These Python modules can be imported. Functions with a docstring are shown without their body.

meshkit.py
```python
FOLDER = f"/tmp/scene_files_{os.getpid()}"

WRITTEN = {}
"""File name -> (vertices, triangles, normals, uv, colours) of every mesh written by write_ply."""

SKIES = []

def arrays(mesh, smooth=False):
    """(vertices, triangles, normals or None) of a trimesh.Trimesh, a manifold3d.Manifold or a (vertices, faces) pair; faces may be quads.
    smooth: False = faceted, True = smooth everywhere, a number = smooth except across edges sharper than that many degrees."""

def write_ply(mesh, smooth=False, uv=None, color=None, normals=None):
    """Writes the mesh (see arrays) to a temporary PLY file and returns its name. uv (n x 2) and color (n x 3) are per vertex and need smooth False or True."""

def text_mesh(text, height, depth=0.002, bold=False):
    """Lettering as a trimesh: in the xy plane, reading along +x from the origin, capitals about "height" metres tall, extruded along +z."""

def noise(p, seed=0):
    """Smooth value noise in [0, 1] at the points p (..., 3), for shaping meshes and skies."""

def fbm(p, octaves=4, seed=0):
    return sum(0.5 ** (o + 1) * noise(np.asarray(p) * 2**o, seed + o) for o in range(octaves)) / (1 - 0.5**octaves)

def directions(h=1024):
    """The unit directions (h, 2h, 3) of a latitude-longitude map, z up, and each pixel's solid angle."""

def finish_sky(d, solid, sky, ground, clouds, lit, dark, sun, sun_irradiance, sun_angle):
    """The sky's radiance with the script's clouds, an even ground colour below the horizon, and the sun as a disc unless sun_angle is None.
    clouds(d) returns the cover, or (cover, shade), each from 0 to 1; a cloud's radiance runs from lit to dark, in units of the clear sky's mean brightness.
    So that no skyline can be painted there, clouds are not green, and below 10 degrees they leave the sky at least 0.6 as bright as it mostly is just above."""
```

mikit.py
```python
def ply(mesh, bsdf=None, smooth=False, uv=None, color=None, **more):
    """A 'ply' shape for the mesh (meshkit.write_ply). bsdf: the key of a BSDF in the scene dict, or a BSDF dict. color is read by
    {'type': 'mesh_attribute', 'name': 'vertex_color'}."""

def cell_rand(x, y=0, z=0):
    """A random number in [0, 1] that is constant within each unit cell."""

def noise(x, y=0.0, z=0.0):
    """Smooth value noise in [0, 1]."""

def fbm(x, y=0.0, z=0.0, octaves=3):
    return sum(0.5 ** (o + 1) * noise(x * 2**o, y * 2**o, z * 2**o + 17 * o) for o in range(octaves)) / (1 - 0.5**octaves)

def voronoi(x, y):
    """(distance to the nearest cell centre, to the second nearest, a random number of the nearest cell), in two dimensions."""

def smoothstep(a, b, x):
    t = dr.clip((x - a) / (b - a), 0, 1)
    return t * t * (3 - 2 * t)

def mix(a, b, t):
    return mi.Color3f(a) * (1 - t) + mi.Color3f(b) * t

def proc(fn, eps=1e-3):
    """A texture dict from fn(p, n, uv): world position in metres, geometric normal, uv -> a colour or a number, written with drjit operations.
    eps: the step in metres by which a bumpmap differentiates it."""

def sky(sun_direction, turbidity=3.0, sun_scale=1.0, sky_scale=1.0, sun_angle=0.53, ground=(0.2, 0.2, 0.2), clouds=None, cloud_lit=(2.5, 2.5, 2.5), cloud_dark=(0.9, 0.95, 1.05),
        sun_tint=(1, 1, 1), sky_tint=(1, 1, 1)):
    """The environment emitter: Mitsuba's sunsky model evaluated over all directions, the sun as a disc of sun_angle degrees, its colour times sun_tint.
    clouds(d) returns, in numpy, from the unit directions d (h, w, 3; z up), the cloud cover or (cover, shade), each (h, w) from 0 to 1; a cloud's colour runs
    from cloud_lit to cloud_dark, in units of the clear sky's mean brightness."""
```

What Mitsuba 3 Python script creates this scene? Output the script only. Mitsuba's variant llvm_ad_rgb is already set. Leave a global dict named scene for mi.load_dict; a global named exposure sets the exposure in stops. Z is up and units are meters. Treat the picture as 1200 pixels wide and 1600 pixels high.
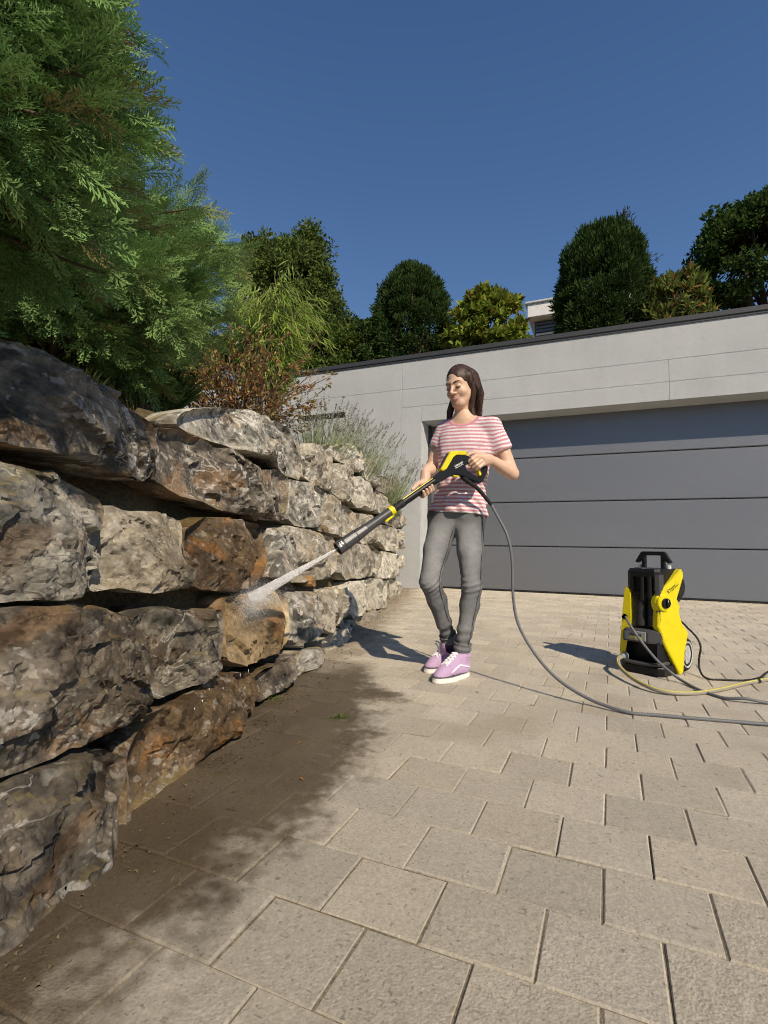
import math, random
import numpy as np, trimesh, mitsuba as mi, drjit as dr
import manifold3d as m3
import shapely.geometry as sg, shapely.ops as so, shapely
from scipy.spatial import Delaunay
import mikit, meshkit
from mikit import proc, noise, fbm, cell_rand, smoothstep, mix, voronoi

scene, labels = {'type': 'scene'}, {}
T = mi.ScalarTransform4f

# ---------------------------------------------------------------- camera, sky, exposure
CAM = np.array([0.0, 0.0, 0.71])
CAM_RIGHT = np.array([0.91664, 0.39945, 0.01602])
CAM_UP = np.array([0.01166, -0.06677, 0.99770])
CAM_FWD = np.array([-0.39913, 0.91432, 0.06580])
scene['camera'] = {'type': 'perspective', 'fov': 73.18, 'fov_axis': 'x', 'near_clip': 0.05, 'far_clip': 2000.0,
                   'to_world': T().look_at(origin=CAM.tolist(), target=(CAM + CAM_FWD).tolist(), up=CAM_UP.tolist())}
SUN = np.array([0.583, -0.524, 0.622])
scene['sky_light'] = mikit.sky(SUN.tolist(), turbidity=2.2, ground=(0.25, 0.23, 0.2), sky_tint=(0.76, 0.84, 0.97), sun_tint=(0.945, 1.0, 1.085))
exposure = 1.7

# ---------------------------------------------------------------- helpers
rng = np.random.default_rng(7)
used = {}

def numbered(key):
    n = used.get(key, 0); used[key] = n + 1
    return key if n == 0 else f'{key}_{n:03d}'

def say(key, label=None, category=None, group=None, kind=None):
    d = labels.setdefault(key, {})
    for k, v in (('label', label), ('category', category), ('group', group), ('kind', kind)):
        if v: d[k] = v
    return key

GROUPS = {'lavender_plant': 'lavender clumps along the top of the wall', 'weed': 'small weeds in and beside the paving', 'fallen_leaf': 'dry leaves on the paving', 'clipped_yew': 'clipped yews on the garage roof', 'hedge_shrub': 'hedge shrubs behind the garage roof edge',
          'deciduous_tree': 'trees behind the garage', 'bank_shrub': 'shrubs on the bank', 'juniper_shrub': 'junipers over the wall', 'grass_tuft': 'grass tufts on the bank'}
def thing(name, label, category, group=None):
    key = numbered(name); group = group or GROUPS.get(name)
    return say(key, label, category, group)

def part(parent, name, mesh, bsdf, smooth=False, label=None, kind=None, **kw):
    key = numbered(parent + '__' + name if parent else name)
    scene[key] = mikit.ply(mesh, bsdf, smooth=smooth, **kw)
    if label or kind: say(key, label, None, None, kind)
    return key

def cat(ms):
    return trimesh.util.concatenate([m for m in ms if m is not None])

def box(x0, x1, y0, y1, z0, z1):
    m = trimesh.creation.box(extents=(x1 - x0, y1 - y0, z1 - z0)); m.apply_translation(((x0 + x1) / 2, (y0 + y1) / 2, (z0 + z1) / 2)); return m

def cbox(x0, x1, y0, y1, z0, z1, c=0.006):
    """A box with chamfered edges."""
    P = []
    for sx in (0, 1):
        for sy in (0, 1):
            for sz in (0, 1):
                p = np.array([(x0, x1)[sx], (y0, y1)[sy], (z0, z1)[sz]], float)
                q = np.array([1 - 2 * sx, 1 - 2 * sy, 1 - 2 * sz]) * c
                for k in range(3):
                    v = p + q; v[k] = p[k]; P.append(v)
    return hullm(np.array(P))

def hullm(P):
    return totri(m3.Manifold.hull_points(np.asarray(P, np.float64)))

def totri(m):
    q = m.to_mesh(); return trimesh.Trimesh(np.array(q.vert_properties[:, :3], float), np.array(q.tri_verts), process=False)

def toman(t):
    return m3.Manifold(m3.Mesh(np.asarray(t.vertices, np.float32), np.asarray(t.faces, np.uint32)))

def xf(mesh, R, t):
    """mesh moved by columns R (3x3, rows are the new axes) and origin t."""
    m = mesh.copy(); m.vertices = np.asarray(m.vertices) @ np.asarray(R) + np.asarray(t)
    if np.linalg.det(np.asarray(R)) < 0: m.invert()
    return m

def spline(P, n):
    """Catmull-Rom through the points, n samples, even in arc length."""
    P = np.asarray(P, float); Q = np.vstack([2 * P[0] - P[1], P, 2 * P[-1] - P[-2]])
    out = []
    for i in range(len(P) - 1):
        p0, p1, p2, p3 = Q[i:i + 4]
        t = np.linspace(0, 1, 24, endpoint=False)[:, None]
        out.append(.5 * (2 * p1 + (p2 - p0) * t + (2 * p0 - 5 * p1 + 4 * p2 - p3) * t**2 + (3 * p1 - p0 - 3 * p2 + p3) * t**3))
    out = np.vstack(out + [P[-1:]])
    L = np.r_[0, np.cumsum(np.linalg.norm(np.diff(out, axis=0), axis=1))]
    s = np.linspace(0, L[-1], n)
    return np.stack([np.interp(s, L, out[:, k]) for k in range(out.shape[1])], 1)

def tube(P, r, k=10, cap=True):
    """A tube along the points; r a number or one per point."""
    P = np.asarray(P, float); n = len(P); r = np.broadcast_to(np.asarray(r, float), (n,))
    Tn = np.gradient(P, axis=0); Tn /= np.linalg.norm(Tn, axis=1, keepdims=True) + 1e-12
    a = np.array([0.0, 0, 1]) if abs(Tn[0, 2]) < .9 else np.array([1.0, 0, 0])
    U = np.zeros_like(P)
    u = np.cross(Tn[0], a); u /= np.linalg.norm(u)
    for i in range(n):
        u = u - Tn[i] * (u @ Tn[i]); u /= np.linalg.norm(u) + 1e-12; U[i] = u
    V = np.cross(Tn, U)
    th = np.arange(k) / k * 2 * np.pi
    v = (P[:, None] + r[:, None, None] * (np.cos(th)[None, :, None] * U[:, None] + np.sin(th)[None, :, None] * V[:, None])).reshape(-1, 3)
    i, j = np.meshgrid(np.arange(n - 1), np.arange(k), indexing='ij'); j2 = (j + 1) % k
    a, b, c, d = (i * k + j).ravel(), (i * k + j2).ravel(), ((i + 1) * k + j2).ravel(), ((i + 1) * k + j).ravel()
    f = np.vstack([np.stack([a, b, c], 1), np.stack([a, c, d], 1)])
    if cap:
        v = np.vstack([v, P[0], P[-1]]); q = np.arange(k); q2 = (q + 1) % k
        f = np.vstack([f, np.stack([np.full(k, n * k), q2, q], 1), np.stack([np.full(k, n * k + 1), (n - 1) * k + q, (n - 1) * k + q2], 1)])
    return trimesh.Trimesh(v, f, process=False)

def lathe(prof, k=24, axis=2):
    """prof (r, z) turned about z."""
    prof = np.asarray(prof, float)
    m = trimesh.creation.revolve(np.maximum(prof, [0, -1e9]), sections=k)
    if axis == 0: m.vertices = m.vertices[:, [2, 0, 1]]
    if axis == 1: m.vertices = m.vertices[:, [1, 2, 0]]
    return m

def prism(poly, d0, d1):
    """polygon in xy extruded from z=d0 to d1."""
    m = trimesh.creation.extrude_polygon(poly if isinstance(poly, sg.Polygon) else sg.Polygon(poly), d1 - d0, engine='earcut'); m.apply_translation((0, 0, d0)); return m

def rounded(pts, r):
    return sg.Polygon(pts).buffer(-r).buffer(r, quad_segs=4).buffer(r, quad_segs=4).buffer(-r)

def surface_nets(F, o, h):
    """Zero surface of the samples F (negative inside) on a grid from o with step h."""
    S = F < 0
    nx, ny, nz = F.shape
    acc = np.zeros((nx - 1, ny - 1, nz - 1, 3)); cnt = np.zeros((nx - 1, ny - 1, nz - 1))
    for ax in range(3):
        sl0 = [slice(None)] * 3; sl1 = [slice(None)] * 3
        sl0[ax] = slice(0, -1); sl1[ax] = slice(1, None)
        f0, f1 = F[tuple(sl0)], F[tuple(sl1)]
        cross = S[tuple(sl0)] != S[tuple(sl1)]
        t = np.where(cross, f0 / np.where(cross, f0 - f1, 1), 0)
        oth = [k for k in range(3) if k != ax]
        for da in (0, 1):
            for db in (0, 1):
                s = [slice(None)] * 3
                s[oth[0]] = slice(da, da + F.shape[oth[0]] - 1); s[oth[1]] = slice(db, db + F.shape[oth[1]] - 1)
                c = cross[tuple(s)]; tt = t[tuple(s)]
                cnt += c
                acc[..., ax] += np.where(c, tt, 0); acc[..., oth[0]] += c * da; acc[..., oth[1]] += c * db
    on = cnt > 0
    idx = np.full(on.shape, -1); idx[on] = np.arange(on.sum())
    g = np.stack(np.nonzero(on), 1)
    v = o + h * (g + acc[on] / cnt[on][:, None])
    faces = []
    for ax in range(3):
        a, b = [(1, 2), (2, 0), (0, 1)][ax]
        sl0 = [slice(1, -1)] * 3; sl1 = [slice(1, -1)] * 3
        sl0[ax] = slice(0, -1); sl1[ax] = slice(1, None)
        s0, s1 = S[tuple(sl0)], S[tuple(sl1)]
        P = np.stack(np.nonzero(s0 != s1), 1)
        if not len(P): continue
        flip = s0[s0 != s1]
        base = P.copy(); base[:, a] += 1; base[:, b] += 1
        ea = np.eye(3, dtype=int)[a]; eb = np.eye(3, dtype=int)[b]
        q = [base - ea - eb, base - eb, base, base - ea]
        q = np.stack([idx[tuple(x.T)] for x in q], 1)
        q = np.where(flip[:, None], q, q[:, ::-1])
        faces.append(q)
    q = np.vstack(faces)
    f = np.vstack([q[:, [0, 1, 2]], q[:, [0, 2, 3]]])
    return trimesh.Trimesh(v, f, process=False)

def smin(a, b, k):
    hh = np.clip(.5 + .5 * (b - a) / k, 0, 1)
    return b * (1 - hh) + a * hh - k * hh * (1 - hh)

# ---------------------------------------------------------------- materials
def rgb(c): return {'type': 'rgb', 'value': list(map(float, c))}
def principled(c, rough=.5, spec=.5, metallic=0., **k):
    return {'type': 'principled', 'base_color': c if isinstance(c, dict) else rgb(c), 'roughness': rough, 'specular': spec, **({'metallic': metallic} if metallic else {}), **k}
def two(b): return {'type': 'twosided', 'bsdf': b}
def bump(b, fn, scale=1.0, eps=1e-3): return {'type': 'bumpmap', 'arbitrary': proc(fn, eps), 'bsdf': b, 'scale': scale}
def mat(name, b): scene[name] = {**b, 'id': name} if False else b; return name

def paver_cells(p):
    row = dr.floor((p.y - 1.89) / 0.193)
    off = 0.5 * (row - 2 * dr.floor(row / 2))
    col = dr.floor((p.x - 0.182) / 0.203 + off)
    return col, row
def wet_ground(p):
    """Where the sprayed water has run over the paving: a strip along the wall."""
    edge = -0.75 - 0.22 * dr.maximum(p.y - 1.3, 0) - 0.25 * smoothstep(2.3, 2.75, p.y)
    n = fbm(p.x * 6, p.y * 6, 3.1, octaves=4)
    fine = fbm(p.x * 38, p.y * 38, 9.1, octaves=2)
    q = p.x - edge + (n - .5) * 0.30 + (fine - .5) * .14
    return smoothstep(0.10, -0.11, q) * smoothstep(2.95, 2.5, p.y + (n - .5) * .5)
def paver_color(p, n, uv):
    c, r = paver_cells(p)
    tone = 0.90 + 0.2 * cell_rand(c, r, 5)
    big = fbm(p.x * 1.3, p.y * 1.3, 0.5)
    mid = fbm(p.x * 9, p.y * 9, 0.5)
    g = noise(p.x * 260, p.y * 260, 1.0)
    g2 = noise(p.x * 130 + 7, p.y * 130, 4.0)
    col = mix((.385, .345, .275), (.37, .336, .278), cell_rand(c, r, 9)) * tone * (0.80 + .26 * big + .16 * mid)
    col = col * (0.79 + 0.28 * g + .14 * g2)
    spots = smoothstep(.86, .93, noise(p.x * 150, p.y * 150, 8.)) * .35
    col = col * (1 - spots)
    dirt = smoothstep(.55, .8, fbm(p.x * 3 + 4, p.y * 3, 2.2)) * .22
    col = mix(col, (.16, .12, .075), dirt)
    # soil washed against the foot of the wall
    foot = p.x + 1.132 + (p.y - 1.121) * .2912
    soil = smoothstep(.42, .02, foot + (mid - .5) * .5) * (.35 + .5 * mid) * (1 - .8 * wet_ground(p))
    col = mix(col, (.12, .085, .05), soil)
    w = wet_ground(p)
    return mix(col, col * mi.Color3f(.25, .215, .175), w)
def paver_rough(p, n, uv): return .92 - .62 * wet_ground(p) * smoothstep(.3, .65, fbm(p.x * 9, p.y * 9, 1))
def paver_bump(p, n, uv): return .0012 * noise(p.x * 300, p.y * 300, p.z * 300) + .0016 * fbm(p.x * 60, p.y * 60, p.z * 60, octaves=2)
mat('paver', bump(principled({**proc(paver_color)}, {**proc(paver_rough)}, .4), paver_bump, 1.0, 1e-3))
def joint_color(p, n, uv):
    m = fbm(p.x * 5, p.y * 5, 1)
    g = noise(p.x * 200, p.y * 200, 3)
    c = mix((.15, .125, .085), (.26, .22, .155), m) * (.6 + .7 * g)
    return mix(c, c * .35, wet_ground(p))
mat('joint_sand', principled({**proc(joint_color)}, .95, .2))
def soil_color(p, n, uv):
    m = fbm(p.x * 4, p.y * 4, p.z * 4)
    g = noise(p.x * 90, p.y * 90, p.z * 90)
    return mix((.075, .055, .035), (.2, .16, .085), m) * (.5 + .8 * g)
mat('soil', principled({**proc(soil_color)}, 1., .1))

def stone_kind(uv, k): return smoothstep(.6, .4, dr.abs(uv.y - k))
def stone_color(p, n, uv):
    o = uv.x * 61.7
    x, y, z = p.x + o, p.y + o * .37, p.z - o * .71
    w1 = fbm(x * 4.1, y * 4.1, z * 4.1, octaves=3) - .5
    w2 = fbm(x * 4.1 + 9, y * 4.1 + 3, z * 4.1 + 4, octaves=3) - .5
    wx, wy = w1 * 2.2, w2 * 2.2
    a = fbm(x * 5 + wx, y * 5 + wy, z * 5 + wx, octaves=5)
    b = fbm(x * 19 + wx * 2, y * 19 + wy, z * 19 + wy * 2, octaves=5)
    f = noise(x * 170, y * 170, z * 170)
    f2 = fbm(x * 75, y * 75, z * 75, octaves=3)
    tone = 0.85 + .3 * cell_rand(uv.x * 977, 1, 2)
    gray = mix((.085, .082, .072), (.36, .34, .29), smoothstep(.35, .65, a * .45 + b * .55))
    brown = mix((.046, .040, .033), (.185, .158, .122), smoothstep(.35, .65, a * .45 + b * .55))
    dry = mix((.165, .148, .115), (.40, .36, .29), smoothstep(.28, .7, a * .5 + b * .5))
    pale = mix((.25, .225, .18), (.50, .465, .39), smoothstep(.28, .65, a * .45 + b * .55))
    ochre = mix((.22, .165, .095), (.50, .40, .255), smoothstep(.3, .7, a * .5 + b * .5))
    rusty = mix((.085, .06, .036), (.235, .17, .10), smoothstep(.3, .7, a * .5 + b * .5))
    k1, k2, k3, k4, k5 = (stone_kind(uv, k) for k in (1., 2., 3., 4., 5.))
    col = gray
    col = mix(col, brown, k1); col = mix(col, dry, k2); col = mix(col, pale, k3); col = mix(col, ochre, k4); col = mix(col, rusty, k5)
    # rust stains, strongest on the ochre and brown stones
    rs = smoothstep(.56, .70, fbm(x * 5.3 + 3, y * 5.3 + wy, z * 7.3 + wx, octaves=3)) * (.24 + .10 * k1 + .45 * k4 + .7 * k5 - .2 * k3)
    col = mix(col, mi.Color3f(.29, .15, .05) * (.55 + .8 * b), dr.clip(rs, 0, 1))
    # pale calcite veins, crusts and specks
    vn = dr.abs(fbm(x * 7 + wy * 2, y * 7 + wx * 2, z * 7 + wy, octaves=5) - .5)
    v = smoothstep(.016, .002, vn) * smoothstep(.46, .62, fbm(x * 3 + 5, y * 3, z * 3 + 2)) * .8
    cr = smoothstep(.56, .64, fbm(x * 34 + wx * 3, y * 34 + wy * 2, z * 34 + wy * 3, octaves=4)) * smoothstep(.44, .60, fbm(x * 7 + wx, y * 7 + 4, z * 7 + wy, octaves=3)) * .7
    sp = smoothstep(.80, .88, noise(x * 95, y * 95, z * 95)) * smoothstep(.45, .6, a) * .6
    col = mix(col, (.56, .54, .49), dr.clip(v + cr + sp, 0, 1) * (1 - .5 * k4 - .4 * k5 - .45 * k1))
    # dark seams where dirt sits
    ck = smoothstep(.012, .0, dr.abs(fbm(x * 8 + 31, y * 8 + wy, z * 15 + wx, octaves=5) - .5)) * smoothstep(.5, .62, fbm(x * 5 + 2, y * 5 + 8, z * 5)) * .55
    dk = smoothstep(.40, .28, fbm(x * 11 + wy, y * 11 + 7, z * 11 + wx, octaves=4)) * .45
    col = col * (1 - ck) * (1 - dk)
    col = col * tone * (.58 + .30 * f + .54 * f2)
    # moss-coloured lichen on upward faces
    ms = smoothstep(.45, .9, n.z) * smoothstep(.45, .65, fbm(x * 8, y * 8, z * 8)) * .5
    col = mix(col, (.20, .15, .045), ms)
    w = stone_wet(p)
    return mix(col, dr.power(col, mi.Color3f(1.12)) * mi.Color3f(.60, .55, .48), w)
def stone_wet(p):
    """Spray and run-off: wet near the jet and below it."""
    d = dr.sqrt(dr.square(p.x + 1.35) + dr.square(p.y - 1.55) + dr.square(p.z - .35) * 1.6)
    nn = fbm(p.x * 5, p.y * 5, p.z * 5)
    return smoothstep(.95, .45, d + (nn - .5) * .7) * .9 + .0
def stone_rough(p, n, uv): return .9 - .42 * stone_wet(p) * (.4 + .6 * noise(p.x * 30, p.y * 30, p.z * 30))
def stone_bump(p, n, uv):
    o = uv.x * 61.7
    x, y, z = p.x + o, p.y + o * .37, p.z - o * .71
    wx = fbm(x * 5, y * 5, z * 5) * 1.2
    pit = smoothstep(.62, .75, noise(x * 70, y * 70, z * 70))
    return .008 * fbm(x * 9 + wx, y * 9, z * 13, octaves=4) - .0016 * pit + .0042 * fbm(x * 60, y * 60, z * 60, octaves=4)
mat('stone', bump(principled({**proc(stone_color)}, {**proc(stone_rough)}, .4), stone_bump, 1.0, 2e-3))

def concrete_color(p, n, uv):
    a = fbm(p.x * .9, p.y * .9, p.z * 1.3, octaves=4)
    streak = fbm(p.x * 5, p.y * 5, p.z * .35, octaves=3)
    fine = noise(p.x * 45, p.y * 45, p.z * 45)
    board = cell_rand(dr.floor(p.x / .5), dr.floor(p.z / .62), 3) * .04
    c = mi.Color3f(.455, .467, .468) * (.86 + .16 * a + .12 * streak + .05 * fine - board)
    pore = smoothstep(.8, .86, noise(p.x * 26, p.y * 26, p.z * 26)) * .05
    return c * (1 - pore)
def concrete_bump(p, n, uv): return .0015 * fbm(p.x * 30, p.y * 30, p.z * 30, octaves=3) + .0012 * fbm(p.x * 2, p.y * 2, p.z * 2)
mat('concrete', bump(principled({**proc(concrete_color)}, .85, .3), concrete_bump))
def door_color(p, n, uv):
    fine = noise(p.x * 3, p.y * 3, p.z * 420)
    a = fbm(p.x * .7, 0, p.z * 1.5)
    return mi.Color3f(.195, .205, .228) * (.92 + .1 * fine + .1 * a)
mat('door_metal', bump(principled({**proc(door_color)}, .38, .5, .35), lambda p, n, uv: .0006 * noise(p.x * 2, 0, p.z * 330), 1., 1e-3))
mat('dark_metal', principled((.045, .047, .05), .5))
mat('black_rubber', principled((.012, .012, .012), .7))
mat('void_black', principled((.01, .01, .01), .9))


# ---------------------------------------------------------------- the setting: ground, paved driveway
gv = np.array([[-300, -300, 0], [300, -300, 0], [300, 300, 0], [-300, 300, 0]], float); gv[:, 2] = -.06
scene['ground'] = mikit.ply((gv, np.array([[0, 1, 2, 3]])), 'soil'); say('ground', 'bare brown earth under and around the paving', kind='structure')
WALL_P0 = np.array([-1.132, 1.121, 0]); WALL_U = np.array([-.2795810, .9601221, 0]); WALL_IN = np.array([-.9601221, -.2795810, 0])
def lean(s):
    t = np.clip((np.asarray(s, float) - 2) / 5, 0, 1); return math.tan(math.radians(16)) * (1 - t * t * (3 - 2 * t))
def wall_point(s, h, out=0.0):
    """Along the wall s, height h, out towards the driveway."""
    s, h, out = np.broadcast_arrays(np.asarray(s, float), np.asarray(h, float), np.asarray(out, float))
    return WALL_P0 + s[..., None] * WALL_U + h[..., None] * np.array([0, 0, 1.0]) + (lean(s) * h - out)[..., None] * WALL_IN
XP, YP, X0, Y0 = 0.203, 0.193, 0.182, 1.89
sheet = np.array([[-3.6, -2, 0], [3.6, -2, 0], [3.6, 8.8, 0], [-3.6, 8.8, 0]], float); sheet[:, 2] = -.0045
scene['driveway'] = mikit.ply((sheet, np.array([[0, 1, 2, 3]])), 'joint_sand')
say('driveway', 'sunlit driveway of beige concrete block paving in running bond, dark and wet beside the stone wall', kind='structure')
def paver(x0, x1, y0, y1, r):
    g = .0009 + .0009 * r.random(); c = .0035
    dz = r.normal(0, .0011); tx, ty = r.normal(0, .004, 2)
    xa, xb, ya, yb = x0 + g, x1 - g, y0 + g, y1 - g
    P = []
    for (q, z) in ((0, -.03), (0, -c), (c, 0)):
        for (x, y) in ((xa + q, ya + q), (xb - q, ya + q), (xb - q, yb - q), (xa + q, yb - q)):
            P.append((x + r.normal(0, .0009), y + r.normal(0, .0009), z + (dz + tx * (x - (x0 + x1) / 2) + ty * (y - (y0 + y1) / 2) if z > -.02 else 0)))
    F = []
    for l in (0, 4):
        for k in range(4):
            a, b = l + k, l + (k + 1) % 4; F += [(a, b, b + 4), (a, b + 4, a + 4)]
    F += [(8, 9, 10), (8, 10, 11)]
    return np.array(P), np.array(F)
pavers = []
for row in range(-14, 37):
    for col in range(-22, 18):
        xa = X0 + XP * (col - .5 * (row % 2)); ya = Y0 + YP * row
        if ya + YP > 8.72 or xa > 3.4: continue
        xc, yc = xa + XP / 2, ya + YP / 2
        if (np.array([xc + .06, yc, 0]) - WALL_P0) @ WALL_IN > .10: continue
        d = np.array([xc, yc, -.71]); f = d @ CAM_FWD; seen = False
        if f > .3:
            px, py = d @ CAM_RIGHT / f, d @ CAM_UP / f
            seen = abs(px) < .76 and abs(py) < 1.0
        pavers.append((0 if seen else 1, np.hypot(xc, yc), xa, xa + XP, ya, ya + YP))
pavers.sort()
rest_v, rest_f, nv = [], [], 0
pr = np.random.default_rng(3)
for i, (_, _, xa, xb, ya, yb) in enumerate(pavers):
    v, f = paver(xa, xb, ya, yb, pr)
    if i < 298: part('driveway', 'paver', trimesh.Trimesh(v, f, process=False), 'paver')
    else: rest_v.append(v); rest_f.append(f + nv); nv += len(v)
part('driveway', 'far_pavers', trimesh.Trimesh(np.vstack(rest_v), np.vstack(rest_f), process=False), 'paver', kind='stuff')

# ---------------------------------------------------------------- the earth bank behind the wall and the hill behind the garage
TOP = np.array([(-6, 1.2), (-.5, 1.16), (.35, 1.12), (.7, 1.36), (2.0, 1.42), (2.6, 1.45), (3.4, 1.42), (4.2, 1.58), (5.2, 1.42), (6.2, 1.24), (7.5, 1.1)])
def bank_z(s, t):
    h = np.interp(s, TOP[:, 0], TOP[:, 1])
    P = np.stack([s, t, 0 * s], -1)
    return h - .05 + .34 * t * np.clip((7.9 - s) / 3, .25, 1) + .22 * np.clip(t - .8, 0, 9) * np.clip((4.6 - s) / 2, 0, 1) - .16 * np.exp(-((t - .1) / .12)**2) + .12 * (meshkit.fbm(P * 2.2, 3, 5) - .5)
def bank_point(s, t):
    """A point on the bank, t metres back from the wall's upper edge."""
    s, t = np.asarray(s, float), np.asarray(t, float)
    h = np.interp(s, TOP[:, 0], TOP[:, 1])
    p = wall_point(s, h, -.16 - t); p[..., 2] = bank_z(s, t); return p
ss, tt = np.linspace(-6, 7.42, 110), np.r_[np.linspace(0, 1.5, 20), np.linspace(1.7, 12, 22)]
SS, TT_ = np.meshgrid(ss, tt, indexing='ij')
bp = bank_point(SS, TT_)
bp[..., 1] = np.minimum(bp[..., 1], 8.5)
def grid_faces(n, m):
    i, j = np.meshgrid(np.arange(n - 1), np.arange(m - 1), indexing='ij'); a = (i * m + j).ravel()
    return np.vstack([np.stack([a, a + m, a + m + 1], 1), np.stack([a, a + m + 1, a + 1], 1)])
part('', 'bank', trimesh.Trimesh(bp.reshape(-1, 3), grid_faces(*SS.shape), process=False), 'soil', smooth=True)
say('bank', 'planted earth bank rising behind the stone wall', kind='structure')
hx, hy = np.meshgrid(np.linspace(-60, 60, 60), np.r_[np.linspace(8.66, 14, 14), np.linspace(15, 120, 30)], indexing='ij')
hz = 3.72 + .06 * np.clip(hy - 9, 0, 60) + .2 * (meshkit.fbm(np.stack([hx * .6, hy * .6, 0 * hx], -1), 3, 8) - .5) * np.clip((hy - 8.7) / 2, 0, 1)
part('', 'hill', trimesh.Trimesh(np.stack([hx, hy, hz], -1).reshape(-1, 3), grid_faces(*hx.shape), process=False), 'soil', smooth=True)
say('hill', 'planted ground on and behind the garage roof', kind='structure')

# ---------------------------------------------------------------- the garage
GY, DY, ZS = 8.31, 8.74, 2.865            # wall face, door plane, underside of the lintel
XJ = -2.945                                # left jamb
thing('garage', 'flat roofed grey concrete garage built into the slope behind the woman', 'garage')
core = cat([box(-12, XJ - .002, GY + .012, 8.9, -.05, 3.97), box(XJ - .01, 5, GY + .012, 8.9, ZS + .012, 3.97), box(4.2, 6, GY + .012, 8.9, -.05, 3.97)])
part('garage', 'wall_core', core, 'concrete')
JL, JM = 3.46, 3.135
pan = [(-12, -5.37, 3.46, 3.965), (-12, -5.37, 1.2, 3.46), (-5.37, -3.32, 3.46, 3.965), (-3.32, 5.98, JL, 3.965), (-3.32, .81, JM, JL), (.81, 5.98, JM, JL), (XJ - .0, .81, ZS, JM), (.81, 5.98, ZS, JM),
       (-3.32, XJ, 0, JM), (-4.44, -3.32, -.05, 3.46), (4.2, 5.98, 0, ZS)]
for (xa, xb, za, zb) in pan:
    part('garage', 'concrete_panel', cbox(xa + .0015, xb - .0015, GY, GY + .03, za + .0015, zb - .0015, .003), 'concrete')
for (za, zb) in ((-.05, 3.062), (3.165, 3.46)):     # round the narrow air vent in the wall
    part('garage', 'concrete_panel', cbox(-5.37 + .0015, -4.44 - .0015, GY, GY + .03, za + .0015, zb - .0015, .003), 'concrete')
part('garage', 'air_vent', cat([box(-5.37, -4.44, GY + .006, GY + .011, 3.066, 3.161)]), 'void_black', label='narrow dark air vent slot in the concrete wall')
part('garage', 'lintel_soffit', box(XJ - .0, 4.2, GY + .033, DY + .1, ZS + .002, ZS + .011), 'concrete')
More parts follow.
